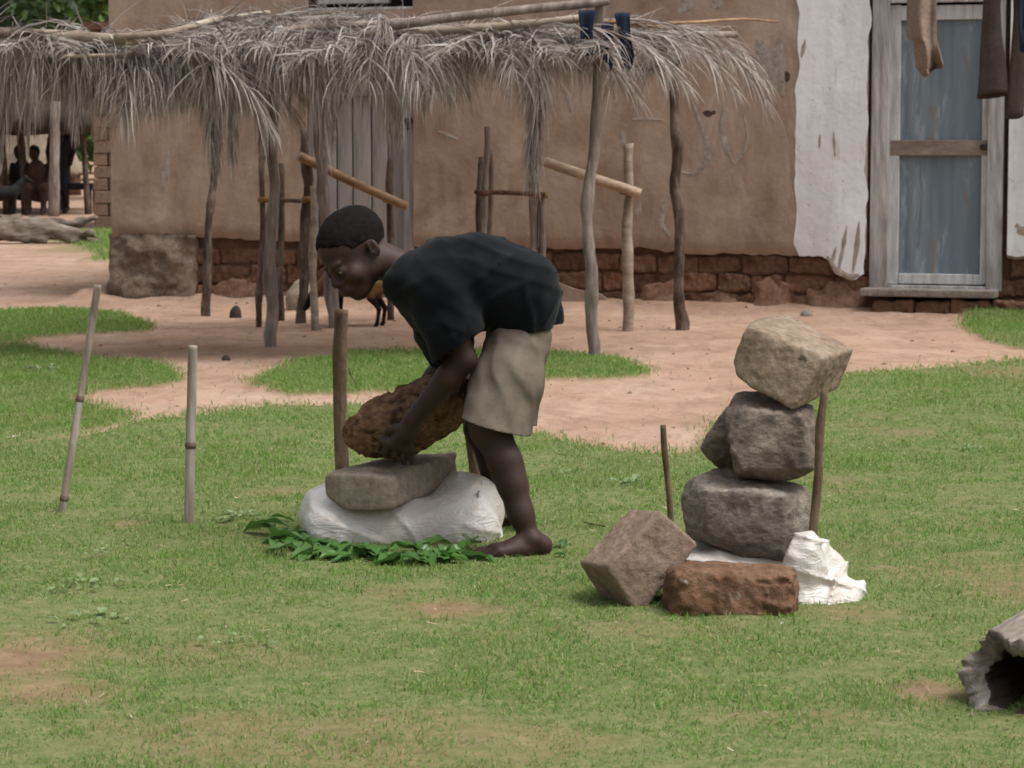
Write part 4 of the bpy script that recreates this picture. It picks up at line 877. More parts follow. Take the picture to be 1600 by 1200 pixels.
# people resting in the far shelter
MAT_SKIN_F = grain('dark_skin', (.030, .016, .012), (.045, .024, .018), scale=10, bump=.1, rough=.6)
MAT_CLOTH_D = grain('dark_cloth', (.012, .012, .016), (.03, .03, .036), scale=10)
MAT_CLOTH_R = grain('brown_red_cloth', (.05, .025, .02), (.10, .05, .04), scale=10)
MAT_HAIR = grain('black_hair', (.006, .005, .005), (.016, .013, .012), scale=60, bscale=220, bump=.9, bdist=.004, rough=.95, spec=.1)
def far_person(px, py_foot, Y, label, standing, mat):
    b = AT(px, py_foot, Y); b[2] = gz(b[0], Y); t = thing('person', b, label, 'person')
    f = Field(b+[-.6, -.8, -.02], b+[.6, .5, 1.8], .022); P = lambda x, y, z: b+np.array([x, y, z])
    if standing:
        hip, ch, nk, hd = P(0, 0, .78), P(.02, 0, 1.12), P(.02, 0, 1.28), P(.0, -.02, 1.42)
        for s in (-1, 1): f.chain([P(.07*s, 0, .76), P(.08*s, -.03, .42), P(.08*s, .02, .08), P(.08*s, -.10, .04)], [.085, .062, .042, .035], .03)
        for s in (-1, 1): f.chain([P(.15*s, 0, 1.22), P(.20*s, 0, .98), P(.17*s, -.10, .78)], [.05, .04, .032], .03)
    else:
        hip, ch, nk, hd = P(0, 0, .34), P(-.03, -.02, .66), P(-.05, -.05, .82), P(-.07, -.08, .96)
        for s in (-1, 1): f.chain([P(.08*s, 0, .32), P(.12*s, -.38, .42), P(.12*s, -.40, .08), P(.12*s, -.52, .04)], [.09, .065, .045, .035], .03)
        for s in (-1, 1): f.chain([P(-.03+.16*s, -.02, .76), P(.20*s, -.16, .54), P(.10*s, -.36, .46)], [.05, .04, .032], .03)
    f.chain([hip, ch, nk], [.12, .135, .05], .05); f.cap(nk, hd, .045, .045); f.ell(hd, (.085, .095, .115), k=.03)
    V, Q = f.mesh(); mk('body', V, Q, MAT_SKIN_F, t)
    f = Field(b+[-.6, -.6, -.02], b+[.6, .5, 1.8], .022); f.chain([hip, ch, ch+(nk-ch)*.6], [.15, .155, .11], .05)
    if not standing:
        for s in (-1, 1): f.chain([P(.08*s, 0, .32), P(.12*s, -.36, .42)], [.115, .09], .03)
    else: f.chain([hip, P(0, 0, .45)], [.15, .15], .03)
    V, Q = f.mesh(); mk('clothing', V, Q, mat, t)
    f = Field(hd-.2, hd+.2, .02); f.ell(hd+[0, .01, .02], (.093, .103, .112), k=0); f.cut(hd+[0, -.03, .0], np.array([0, -.75, -.66])); V, Q = f.mesh(); mk('hair', V, Q, MAT_HAIR, t)
far_person(63, 325, YS-.3, 'person seated low in reddish brown cloth under the far shelter', False, MAT_CLOTH_R)
far_person(96, 326, YS+.2, 'person standing in dark clothes beside a post of the far shelter', True, MAT_CLOTH_D)
far_person(40, 324, YS+.4, 'person seated at the left of the far shelter with head bent', False, MAT_CLOTH_D)
# bench-like dark table
tb = AT(120, 326, YS+.4); tb[2] = gz(tb[0], tb[1]); tt_ = thing('dark_table', tb, 'dark low table standing in the far shelter beside the brick wall', 'table')
mk('tabletop', *boxv(tb+[0, 0, .43], np.array([.30, .3, .05])), MAT_CLOTH_D, tt_, smooth=False)
for sx in (-1, 1):
    for sy in (-1, 1): mk('leg', *boxv(tb+[.25*sx, .25*sy, .18], np.array([.03, .03, .20])), MAT_POLE_D, tt_, smooth=False)

def goat(base, yaw, s, mat, label, graze=False):
    base = np.asarray(base, float); R = np.array([[math.cos(yaw), -math.sin(yaw), 0], [math.sin(yaw), math.cos(yaw), 0], [0, 0, 1]])
    W = lambda x, y, z: base+R@(np.array([x, y, z])*s)
    f = Field(base-np.array([.75, .75, .02])*s, base+np.array([.75, .75, .85])*s, .012*s); S = lambda r: r*s
    f.chain([W(-.26, 0, .46), W(-.05, 0, .44), W(.20, 0, .45), W(.28, 0, .50)], [S(.115), S(.13), S(.12), S(.085)], S(.04))
    hd = W(.48, 0, .30) if graze else W(.46, 0, .70)
    f.chain([W(.26, 0, .50), (W(.26, 0, .52)+hd)/2, hd], [S(.085), S(.065), S(.05)], S(.03))
    nose = hd+R@(np.array([.13, 0, -.07])*s) if not graze else hd+R@(np.array([.09, 0, -.13])*s)
    f.chain([hd, nose], [S(.052), S(.028)], S(.02))
    for q in (-1, 1):
        f.cap(hd+R@(np.array([-.02, .035*q, .03])*s), hd+R@(np.array([-.05, .12*q, -.01])*s), S(.018), S(.012), S(.01))
        f.cap(hd+R@(np.array([-.01, .02*q, .04])*s), hd+R@(np.array([-.09, .04*q, .13])*s), S(.013), S(.006), S(.008))
        f.chain([W(.20, .07*q, .42), W(.21, .075*q, .24), W(.20, .075*q, .04), W(.215, .075*q, .015)], [S(.05), S(.028), S(.019), S(.024)], S(.02))
        f.chain([W(-.25, .07*q, .44), W(-.20, .08*q, .30), W(-.29, .08*q, .19), W(-.27, .08*q, .04), W(-.255, .08*q, .015)], [S(.075), S(.042), S(.024), S(.019), S(.024)], S(.02))
    f.cap(W(-.36, 0, .54), W(-.42, 0, .60), S(.03), S(.012), S(.015))
    V, Q = f.mesh(); return tag(mk('goat', relax(V, Q, 1), Q, mat, origin=base), label, 'goat')
t = NT('tan_goat_hair'); sx = t.n.new('ShaderNodeSeparateXYZ'); t.link(t.tc.outputs['Object'], sx.inputs[0])
t.col(t.mix(t.ramp(t.math('ADD', sx.outputs[2], t.math('MULTIPLY', t.noise(t.coord(), 20), .06)), [(.20, (0, 0, 0)), (.25, (1, 1, 1))]), (.012, .010, .009), t.ramp(t.noise(t.coord(), 12, 6), [(.3, (.16, .085, .035)), (.7, (.30, .18, .085))]))); MAT_GOAT = t.fin(.9, .15)
MAT_GOAT_B = grain('black_goat_hair', (.005, .005, .005), (.014, .013, .013), scale=14, rough=.85)
gp = GP(555, 511); goat(gp+[0, .1, 0], math.radians(160), .62, MAT_GOAT, 'small tan goat with black legs standing under the shelter behind the boy', True)
gp = GP(8, 342); goat(gp+[-.05, 0, 0], math.radians(35), .85, MAT_GOAT_B, 'black goat standing behind the driftwood log at the far left')
# driftwood log with roots
MAT_DRIFT = grain('driftwood', (.08, .06, .046), (.19, .15, .12), (.28, .235, .20), scale=7, bscale=30, bump=.9, bdist=.02, stretch=(.3, 1, 1))
lg = GP(60, 381); YL = lg[1]; f = Field((AT(-160, 0, YL)[0], YL-.5, -.1), (AT(165, 0, YL)[0], YL+.7, .6), .02)
A_ = lambda x, y, dy=0: AT(x, y, YL+dy)
for pts, rd in (([A_(-140, 356), A_(-40, 356), A_(20, 358), A_(70, 362)], [.17, .17, .15, .11]), ([A_(60, 358), A_(95, 364), A_(120, 376), A_(150, 378)], [.11, .085, .07, .045]), ([A_(50, 352, .1), A_(100, 354, .15), A_(130, 346, .2), A_(148, 340, .2)], [.07, .05, .04, .025]), ([A_(0, 366, -.1), A_(40, 372, -.12), A_(70, 375, -.1)], [.08, .06, .04]), ([A_(75, 346, .1), A_(95, 347, .1)], [.03, .02]), ([A_(100, 365), A_(140, 366, -.1), A_(152, 373, -.1)], [.035, .03, .02])):
    f.chain(pts, rd, .04)
f.displace(lambda P: .07*fbm(P*np.array([4, 8, 8]), 4, 91), .1); V, Q = f.mesh(); tag(mk('driftwood_log', V, Q, MAT_DRIFT), 'bleached forked driftwood log lying on the sand at the far left', 'log')
MAT_PAPER = grain('white_litter', (.60, .60, .58), (.75, .75, .75), scale=10, bscale=30, bump=.3)
def scrap(px, py, w, h, seed, label, mat=None, name='plastic_scrap', cat='litter'):
    p = GP(px, py); rg = np.random.default_rng(seed); n = 9; u, v = np.meshgrid(np.linspace(-1, 1, n), np.linspace(-1, 1, n), indexing='ij'); r = 1+.35*fbm2(np.arctan2(v, u)*1.2+seed, u*0, 3, seed)
    X_ = p[0]+u*w*r; Y_ = p[1]+v*w*1.2*r; Zs = ground_h(X_, Y_)+.012+h*np.clip(.6-.5*np.hypot(u, v)+.7*fbm2(u*1.6+seed, v*1.6, 3, seed), 0, 2); I = np.arange(n*n).reshape(n, n)
    o = mk(name, np.stack([X_, Y_, Zs], -1).reshape(-1, 3), np.stack([I[:-1, :-1], I[1:, :-1], I[1:, 1:], I[:-1, 1:]], -1).reshape(-1, 4), mat or MAT_PAPER); return tag(solid(o, .002), label, cat)
scrap(181, 371, .055, .05, 5, 'white scrap lying on the grass beside the house corner')

# ================================================================ SMALL THINGS IN THE YARD
def stone(name, hull_sets, label, cat, mat, rnd=.014, amp=.012, fr=9, seed=0, h=.008, crag=0.0, k=.02, group=None, lumps=None):
    allp = np.concatenate([np.asarray(q) for q in hull_sets]); f = Field(allp.min(0)-.05, allp.max(0)+.05, h)
    for q in hull_sets: f.hull(q, rnd, k)
    f.displace(lambda P: amp*fbm(P*fr+seed*3.3, 5, 400+seed, .55), .08)
    if crag: f.displace(lambda P: crag*np.abs(fbm(P*fr*3.2+seed, 3, 440+seed))*1.6-crag*.5, .06)
    V, Q = f.mesh(); return tag(mk(name, V, Q, mat), label, cat, group)
MAT_PALE = grain('pale_stone', (.24, .19, .14), (.36, .30, .235), scale=5, bscale=30, bump=.5)
def small_rock(px, py, w, h, label, mat, seed, name='rock', n=.6):
    p = GP(px, py); pts = [p+np.array([w*math.cos(a)*random.uniform(.85, 1.1), w*.8*math.sin(a), z*h]) for a in np.linspace(0, 6.28, 8, endpoint=False) for z in (-.15, .55)]+[p+np.array([w*.5*math.cos(a), w*.45*math.sin(a), h]) for a in np.linspace(0, 6.28, 5, endpoint=False)]
    stone(name, [pts], label, 'rock', mat, min(.012, w*.1), .012*w/.1, 9, seed, max(.004, w/14))
small_rock(470, 484, .105, .21, 'pale angular stone lying at the wall foot between the stakes', MAT_PALE, 21)
MAT_DARKROCK = grain('dark_clod', (.035, .028, .022), (.09, .07, .055), scale=12, bscale=50, bump=.8)
small_rock(369, 497, .047, .085, 'dark round clod lying beside the dark bark post', MAT_DARKROCK, 22)
small_rock(353, 563, .026, .028, 'small dark clod on the bare sandy path', MAT_DARKROCK, 23)
small_rock(1260, 493, .05, .04, 'small brown stone at the foot of the brick base', MAT_STEP, 24)
# ---- washing on a line in front of the door
LA = WP(*WUZ(1300, -70), .06); LB = np.array([4.7, 13.6, 2.30])
wire = [LA*(1-q)+LB*q-np.array([0, 0, .10*math.sin(math.pi*q)]) for q in np.linspace(0, 1, 14)]
MAT_WIRE = grain('line_cord', (.10, .09, .08), (.2, .18, .16))
tag(mk('clothesline', *tube(wire, .003, 6), MAT_WIRE), 'thin washing line running from the house wall past the tin door', 'line')
f0 = GP(800, 600)*0+np.array([4.7, 13.6, gz(4.7, 13.6)]); pole('line_post', [f0-[0, 0, .1], f0+[.02, 0, 1.2], LB+[0, 0, .1]], [.04, .037, .033], MAT_POLE, None, 71)
tag(bpy.data.objects['line_post'], 'grey wooden post holding the far end of the washing line', 'post')
def on_line(px):
    for q in np.linspace(0, 1, 400):
        p = LA*(1-q)+LB*q-np.array([0, 0, .10*math.sin(math.pi*q)]); x = 800+F*p[0]/((p-CAMP)@_fw)
        if x >= px: return p
    return p
MAT_RAG = grain('beige_rag', (.22, .16, .125), (.33, .255, .205), scale=7, bscale=60, bump=.4)
MAT_TROUSER = grain('brown_trousers', (.05, .036, .030), (.085, .064, .054), scale=6, bscale=80, bump=.3)
MAT_WHITE_CLOTH = grain('white_cloth', (.62, .61, .60), (.75, .74, .73), scale=6, bscale=60, bump=.3)
def hang(name, outline_l, outline_r, mat, label, cat, fold=.02, nf=2.5, seed=0, th=.006):
    """cloth hung from the line; left and right edges traced as pixels from top to bottom"""
    c = on_line((outline_l[0][0]+outline_r[0][0])/2); Yc = c[1]; nv, nu = 40, 28; L = np.array(outline_l, float); R = np.array(outline_r, float); V = []
    for j in range(nv):
        v = j/(nv-1); yl = np.interp(v, np.linspace(0, 1, len(L)), L[:, 1]); xl = np.interp(v, np.linspace(0, 1, len(L)), L[:, 0]); yr = np.interp(v, np.linspace(0, 1, len(R)), R[:, 1]); xr = np.interp(v, np.linspace(0, 1, len(R)), R[:, 0])
        for i in range(nu):
            s = i/(nu-1); p = AT(xl*(1-s)+xr*s, yl*(1-s)+yr*s, Yc); a = fold*min(1, .3+v*1.5)
            V.append(p+np.array([0, a*math.sin(s*nf*6.28+seed+1.5*v)+1.3*a*vnoise(np.array([[s*4+v*2, v*3-s*2, seed]]))[0], 0]))
    V = np.array(V); I = np.arange(nu*nv).reshape(nv, nu); o = mk(name, V, np.stack([I[:-1, :-1], I[1:, :-1], I[1:, 1:], I[:-1, 1:]], -1).reshape(-1, 4), mat); solid(o, th); return tag(o, label, cat)
lz = 800
def ly(px):
    p = on_line(px); return 600-F*((p-CAMP)@_up)/((p-CAMP)@_fw)
y0 = ly(1440)
hang('rag', [(1419, y0), (1418, 20), (1420, 60), (1429, 62), (1432, 106), (1444, 121)], [(1458, y0), (1463, 0), (1464, 60), (1470, 92), (1472, 106), (1462, 108)], MAT_RAG, 'crumpled beige rag hanging on the line before the tin door', 'rag', .05, 1.3, 1)
y1 = ly(1560)
tr_ = on_line(1565); trous = thing('trousers', tr_, 'brown trousers hanging by the waist on the line at the right edge', 'trousers')
def leg_tube(cx, w, seed, name, label=None):
    Yc = tr_[1]; V = []; n = 26; m = 26
    for j in range(n):
        v = j/(n-1)
        x = np.interp(v, np.linspace(0, 1, len(cx)), [q[0] for q in cx]); y = np.interp(v, np.linspace(0, 1, len(cx)), [q[1] for q in cx]); hw = np.interp(v, np.linspace(0, 1, len(w)), w)
        c = AT(x, y, Yc); r = hw*Yc/F
        for i in range(m):
            a = i/m*6.283; fl = 1+.18*vnoise(np.array([[math.cos(a)*1.6+seed, math.sin(a)*1.6, v*3.0]]))[0]
            V.append(c+np.array([r*math.cos(a)*fl, r*.42*math.sin(a)*fl, .018*math.cos(a+seed)*v]))
    I = np.arange(n*m).reshape(n, m); Fs = np.stack([I[:-1], I[1:], np.roll(I, -1, 1)[1:], np.roll(I, -1, 1)[:-1]], -1).reshape(-1, 4)
    o = mk(name, np.array(V), Fs, MAT_TROUSER, trous, label); solid(o, .005)
leg_tube([(1552, y1+14), (1550, 10), (1550, 60), (1552, 110), (1551, 150)], [14, 14, 16, 20, 25], 1, 'trouser_leg')
leg_tube([(1594, y1+14), (1594, 20), (1592, 90), (1585, 182)], [12, 11, 13, 14], 5, 'trouser_leg')
leg_tube([(1574, y1-1), (1574, y1+12), (1574, y1+24)], [33, 33, 32], 9, 'waist')
hang('navy_cloth', [(1588, y1), (1590, 40), (1594, 80)], [(1640, y1), (1640, 40), (1640, 92)], MAT_NAVY, 'dark navy cloth hanging behind the brown trousers at the right edge', 'cloth', .02, 2, 4)

# ================================================================ STAKES ON THE LAWN
t = NT('weathered_bamboo'); p = t.coord('Object', (1, 1, .12))
c = t.ramp(t.noise(p, 22, 5, .6), [(.32, (.12, .088, .066)), (.5, (.27, .225, .185)), (.68, (.44, .405, .37))]); c = t.mix(t.ramp(t.noise(t.coord(), 6, 4), [(.5, (0, 0, 0)), (.7, (.6, .6, .6))]), c, (.17, .12, .085))
t.col(c); t.bump(t.noise(p, 60, 4), .25, .004); MAT_BAMBOO = t.fin(.55, .35)
MAT_BARK = grain('bark_stake', (.075, .048, .03), (.16, .11, .072), (.25, .185, .125), scale=14, bscale=55, bump=.9, bdist=.012, stretch=(1, 1, .35))
MAT_BARK_D = grain('dark_bark_stake', (.06, .036, .027), (.125, .08, .06), (.21, .15, .12), scale=16, bscale=60, bump=.9, bdist=.012, stretch=(1, 1, .4))
MAT_NODE = grain('bamboo_node', (.09, .06, .042), (.17, .125, .09), scale=20)
def bamboo(foot_px, top_px, rad, nodes, label, lean=0.0):
    a = GP(*foot_px); b = AT(*top_px, a[1]+lean); a = a-(b-a)*.06; L = np.linspace(0, 1, 60); P = a+(b-a)*L[:, None]; R = np.full(60, rad)*(1.04-.08*L)
    q = thing('bamboo_stake', GP(*foot_px), label, 'stake'); mk('culm', *tube(P, R, 16, .05, 3, hollow=.72), MAT_BAMBOO, q)
    for n in nodes:
        c = a+(b-a)*n; d = (b-a)/np.linalg.norm(b-a); r = rad*(1.04-.08*n)
        mk('node', *tube([c-d*.010, c-d*.004, c, c+d*.004, c+d*.010], [r*1.01, r*1.14, r*1.24, r*1.14, r*1.01], 16, .06, 5, cap=False), MAT_NODE, q)
bamboo((95, 812), (153, 445), .0122, (.14, .54), 'thin leaning bamboo stake, leftmost on the lawn', .1)
bamboo((295, 828), (301, 540), .0150, (.49,), 'short thick upright bamboo stake standing on the lawn')
def stake(name, pl, Y, rad, mat, label, sd, cat='stake', wob=.3):
    P = [AT(x, y, Y) for x, y in pl]; P = [P[0]-[0, 0, .06]]+P; n = len(P)
    R = np.interp(np.linspace(0, 1, n), np.linspace(0, 1, len(rad)), rad); return tag(mk(name, *tube(P, R, 14, wob, sd, 5), mat), label, cat)
YB = 8.25
stake('bark_stake', [(536, 748), (533, 690), (530, 600), (532, 520), (534, 484)], YB, [.022, .0225, .022, .0235], MAT_BARK, 'thick bark covered stake standing in front of the boy\'s face', 4)
_kp = [AT(528, 500, YB), AT(516, 470, YB+.02), AT(508, 448, YB+.02)]; stub = tube([AT(545, 575, YB-.01), AT(549, 588, YB-.03), AT(556, 600, YB-.05)], [.003, .002, .0015], 5, .1)
tag(mk('twig', *stub, MAT_BARK_D), 'short broken twig sticking out beside the thick bark stake', 'twig')
stake('split_stake', [(748, 790), (741, 720), (733, 655), (726, 560)], 8.12, [.021, .020, .019], MAT_BARK, 'flat grey brown stake standing behind the boy\'s near shin', 6)
stake('thin_stick', [(1048, 806), (1043, 750), (1038, 700), (1036, 664)], 7.98, [.0098, .0095, .0085], MAT_BARK, 'thin peeled stick standing left of the piled stones', 7)
stake('bark_stick', [(1258, 945), (1266, 880), (1272, 810), (1279, 740), (1281, 670), (1289, 607)], 6.74, [.0115, .0112, .0098], MAT_BARK, 'dark bark stick leaning against the right side of the stone pile', 8)

# ================================================================ STONES
MAT_BLOCK = grain('sandy_concrete', (.19, .138, .097), (.29, .222, .16), (.38, .305, .23), scale=5, bscale=34, bump=.7, bdist=.012, spots=(.10, .075, .055), spot_scale=26)
MAT_BLOCK_P = grain('pink_grey_block', (.18, .122, .088), (.265, .19, .142), (.35, .265, .205), scale=5, bscale=34, bump=.7, bdist=.012)
MAT_SLAB = grain('fine_sandstone', (.20, .155, .118), (.30, .242, .192), (.38, .315, .255), scale=4, bscale=44, bump=.5, bdist=.01)
t = NT('dark_gneiss'); v = t.coord('Object', (1, 1, 1.7), (0, .6, .3))
c = t.ramp(t.noise(v, 6, 8, .68, .8), [(.30, (.065, .048, .036)), (.5, (.165, .128, .099)), (.70, (.30, .245, .195))])
c = t.mix(t.ramp(t.noise(t.coord(), 7, 5, .6), [(.6, (0, 0, 0)), (.7, (.55, .55, .55))]), c, (.19, .10, .05)); c = t.mix(.85, c, t.ramp(t.noise(v, 60, 7, .8), [(.32, (.4, .4, .4)), (.66, (1.3, 1.3, 1.3))]), 'MULTIPLY')
t.col(c); t.bump(t.noise(v, 30, 7, .7), .8, .015); MAT_GNEISS = t.fin(.7, .35)
t = NT('grey_gneiss'); v = t.coord('Object', (1, 1, 1.6), (0, -.5, .3))
c = t.ramp(t.noise(v, 6, 8, .68, .8), [(.30, (.10, .08, .064)), (.5, (.215, .18, .147)), (.70, (.345, .30, .25))])
c = t.mix(t.ramp(t.noise(t.coord(), 5, 5, .6), [(.64, (0, 0, 0)), (.72, (.6, .6, .6))]), c, (.20, .10, .052)); c = t.mix(.85, c, t.ramp(t.noise(v, 60, 7, .8), [(.32, (.42, .42, .42)), (.66, (1.3, 1.3, 1.3))]), 'MULTIPLY')
t.col(c); t.bump(t.noise(v, 30, 7, .7), .8, .015); MAT_GNEISS2 = t.fin(.75, .3)
MAT_ADOBE = grain('brown_laterite_brick', (.115, .06, .034), (.195, .108, .064), (.265, .16, .10), scale=7, bscale=36, bump=.9, bdist=.015, spots=(.33, .27, .23), spot_scale=24)
MAT_LATER = grain('craggy_laterite', (.075, .038, .022), (.24, .13, .07), (.37, .22, .125), scale=16, bscale=44, bump=1.0, bdist=.02, stretch=(1, 1, 1.5), lo=.36, hi=.64)
def pts(L): return [AT(*q) for q in L]
# slab on the bundle (left) and the craggy rock being set down on it
stone('stone_slab', [pts([(506, 740, 7.74), (612, 746, 7.66), (613, 799, 7.66), (535, 797, 7.72), (507, 778, 7.75), (560, 722, 7.95), (608, 712, 7.99), (715, 705, 8.05), (718, 745, 8.05), (640, 786, 7.80)])],
      'flat grey brown stone slab lying tilted on the wrapped white bundle', 'stone', MAT_SLAB, .004, .010, 8, 2, .006)
stone('laterite_rock', [pts([(524, 672, 7.86), (548, 640, 7.86), (612, 602, 7.92), (690, 580, 7.92), (738, 586, 7.9), (747, 640, 7.9), (722, 668, 7.86), (655, 712, 7.86), (585, 722, 7.86), (540, 702, 7.86), (560, 668, 7.76), (620, 645, 7.735), (700, 615, 7.75), (715, 650, 7.76), (640, 695, 7.745), (580, 705, 7.77), (600, 640, 8.0), (700, 600, 8.0), (700, 650, 8.0), (600, 700, 8.0)])],
      'craggy reddish brown rock that the boy is setting down on the slab', 'rock', MAT_LATER, .012, .012, 14, 3, .006, .013)
# the pile on the right
YP = 6.92
def boxpts(n, e1, e2, e3):
    o = AT(*n); A, B, C_ = AT(*e1)-o, AT(*e2)-o, AT(*e3)-o
    return [o+i*A+j*B+k*C_ for i in (0, 1) for j in (0, 1) for k in (0, 1)]
stone('concrete_block', [pts([(1289, 557, 6.80), (1167, 511, 6.91), (1144, 560, 6.92), (1152, 590, 6.90), (1204, 624, 6.84), (1238, 642, 6.80), (1333, 546, 6.99), (1309, 606, 6.98), (1228, 491, 7.09), (1205, 590, 7.10), (1180, 500, 7.00)])],
      'tan concrete block tilted on its edge, topmost of the stone pile', 'stone', MAT_BLOCK, .0028, .006, 14, 4, .0055, .004)
stone('dark_rock', [pts([(1132, 640, 6.92), (1152, 612, 6.98), (1195, 610, 7.0), (1270, 632, 6.97), (1277, 660, 6.9), (1276, 735, 6.86), (1240, 752, 6.84), (1150, 744, 6.86), (1140, 700, 6.82), (1175, 640, 6.83), (1255, 650, 6.80), (1262, 730, 6.80), (1160, 735, 6.80), (1150, 640, 7.05), (1262, 650, 7.06), (1262, 735, 7.06), (1160, 740, 7.06)]),
                     pts([(1094, 702, 6.95), (1120, 655, 6.97), (1150, 625, 6.97), (1165, 650, 6.92), (1150, 690, 6.93), (1108, 722, 6.96), (1128, 734, 7.0), (1150, 738, 7.0), (1130, 660, 7.06), (1110, 700, 7.05)])],
      'dark brown rock with a notched side, second from the top of the pile', 'rock', MAT_GNEISS, .003, .009, 10, 5, .0055, .006, k=.005)
stone('grey_rock', [pts([(1062, 772, 6.92), (1072, 752, 6.94), (1110, 732, 6.98), (1150, 729, 7.0), (1230, 752, 6.96), (1262, 765, 6.9), (1270, 790, 6.88), (1262, 860, 6.84), (1235, 884, 6.82), (1150, 866, 6.82), (1075, 838, 6.88), (1064, 800, 6.9), (1100, 765, 6.80), (1225, 775, 6.76), (1225, 868, 6.78), (1110, 840, 6.80), (1090, 750, 7.12), (1245, 760, 7.1), (1240, 860, 7.1), (1090, 840, 7.1)])],
      'broad grey rock with a rusty edge, third from the top of the pile', 'rock', MAT_GNEISS2, .003, .009, 10, 6, .0055, .006)
stone('tilted_block', [pts([(945, 886, 6.57), (1037, 800, 6.63), (1088, 852, 6.67), (1001, 963, 6.60), (905, 878, 6.72), (984, 795, 6.79), (938, 934, 6.75), (1040, 850, 6.86)])],
      'pinkish grey block leaning on its corner at the left foot of the pile', 'stone', MAT_BLOCK_P, .0025, .005, 14, 7, .0055, .003)
stone('laterite_block', [pts([(1042, 890, 6.56), (1060, 878, 6.62), (1180, 880, 6.62), (1240, 888, 6.58), (1246, 905, 6.56), (1242, 975, 6.54), (1225, 982, 6.53), (1140, 980, 6.50), (1060, 975, 6.52), (1040, 950, 6.54), (1060, 895, 6.48), (1235, 898, 6.48), (1232, 975, 6.47), (1058, 968, 6.47), (1055, 882, 6.72), (1238, 885, 6.72), (1238, 965, 6.74), (1050, 955, 6.74)])],
      'reddish brown earth block lying in front of the stone pile', 'stone', MAT_ADOBE, .007, .016, 9, 8, .0055, .009)
# ---- wrapped bundles
t = NT('white_plastic'); p = t.coord('Object'); c = t.ramp(t.noise(p, 9, 6, .6, .6), [(.3, (.66, .60, .53)), (.5, (.78, .75, .71)), (.7, (.83, .82, .81))]); t.col(t.mix(t.ramp(t.noise(p, 5, 4, .6, .5), [(.42, (0, 0, 0)), (.62, (.55, .55, .55))]), c, (.55, .46, .37)))
def crease(sc, rot, w): return t.ramp(t.math('ABSOLUTE', t.math('SUBTRACT', t.noise(t.coord('Object', (1, 1, 2.4), rot), sc, 3, .5, .8), .5)), [(0, (1, 1, 1)), (w, (0, 0, 0))])
hgt = t.mix(.5, t.mix(.5, crease(9, (0, .6, .3), .05), crease(13, (.4, -.7, 1.2), .045)), t.noise(p, 30, 5, .6, .6)); t.bump(hgt, .42, .012); t.fin(.28, .5)
tr = t.n.new('ShaderNodeBsdfTranslucent'); t.link(c, tr.inputs['Color']); ms = t.n.new('ShaderNodeMixShader'); ms.inputs[0].default_value = .25
t.link(t.b.outputs[0], ms.inputs[1]); t.link(tr.outputs[0], ms.inputs[2]); t.link(ms.outputs[0], t.n['Material Output'].inputs['Surface']); MAT_PLASTIC = t.m
t = NT('clear_white_film'); p = t.coord('Object'); t.b.inputs['Base Color'].default_value = (.78, .78, .77, 1); t.bump(t.noise(p, 40, 6, .6, 1.0), .5, .01); t.fin(.3, .5)
tp = t.n.new('ShaderNodeBsdfTransparent'); ms = t.n.new('ShaderNodeMixShader'); t.link(t.ramp(t.noise(p, 14, 5, .6, .8), [(.3, (.45, .45, .45)), (.7, (.9, .9, .9))]), ms.inputs[0])
t.link(tp.outputs[0], ms.inputs[1]); t.link(t.b.outputs[0], ms.inputs[2]); t.link(ms.outputs[0], t.n['Material Output'].inputs['Surface']); MAT_FILM = t.m
def wrinkle(P, dirs, amp, seed):
    o = 0
    for k, (d, fr) in enumerate(dirs):
        q = P@np.asarray(d); o = o+amp*(1-np.abs(vnoise(np.stack([q*fr+.7*fbm(P*5, 2, seed+k), P[:, 2]*3, P[:, 0]*2.5], -1), seed+k)))**3/len(dirs)
    return -o
def bundle(cx, cy, Y, hx, hy, hz, label, seed, lumps_=()):
    b = AT(cx, cy, Y); b[2] = gz(b[0], b[1]); t = thing('wrapped_bundle', b, label, 'bundle')
    f = Field(b+[-hx-.1, -hy-.1, -.05], b+[hx+.1, hy+.1, hz+.12], .0075); f.box(b+[0, 0, hz*.45], (hx, hy, hz*.55), min(hz*.5, .085), k=0)
    for e, r in lumps_: f.ell(b+np.asarray(e), r, k=.05)
    f.displace(lambda P: .016*fbm(P*3.5, 2, seed)+wrinkle(P, [((.75, .2, .62), 9), ((.9, -.3, -.35), 8), ((.5, .2, .85), 15)], .034, seed), .12)
    V, Q = f.mesh(); mk('wrapping', V, Q, MAT_PLASTIC, t); return t, b
bt, bb = bundle(630, 815, 7.95, .265, .20, .118, 'large bundle wrapped in white plastic, pressed under the stone slab on the lawn', 21, (((.18, .02, .09), (.105, .15, .098)), ((-.21, .0, .075), (.085, .16, .078)), ((.03, -.14, .05), (.22, .09, .065))))
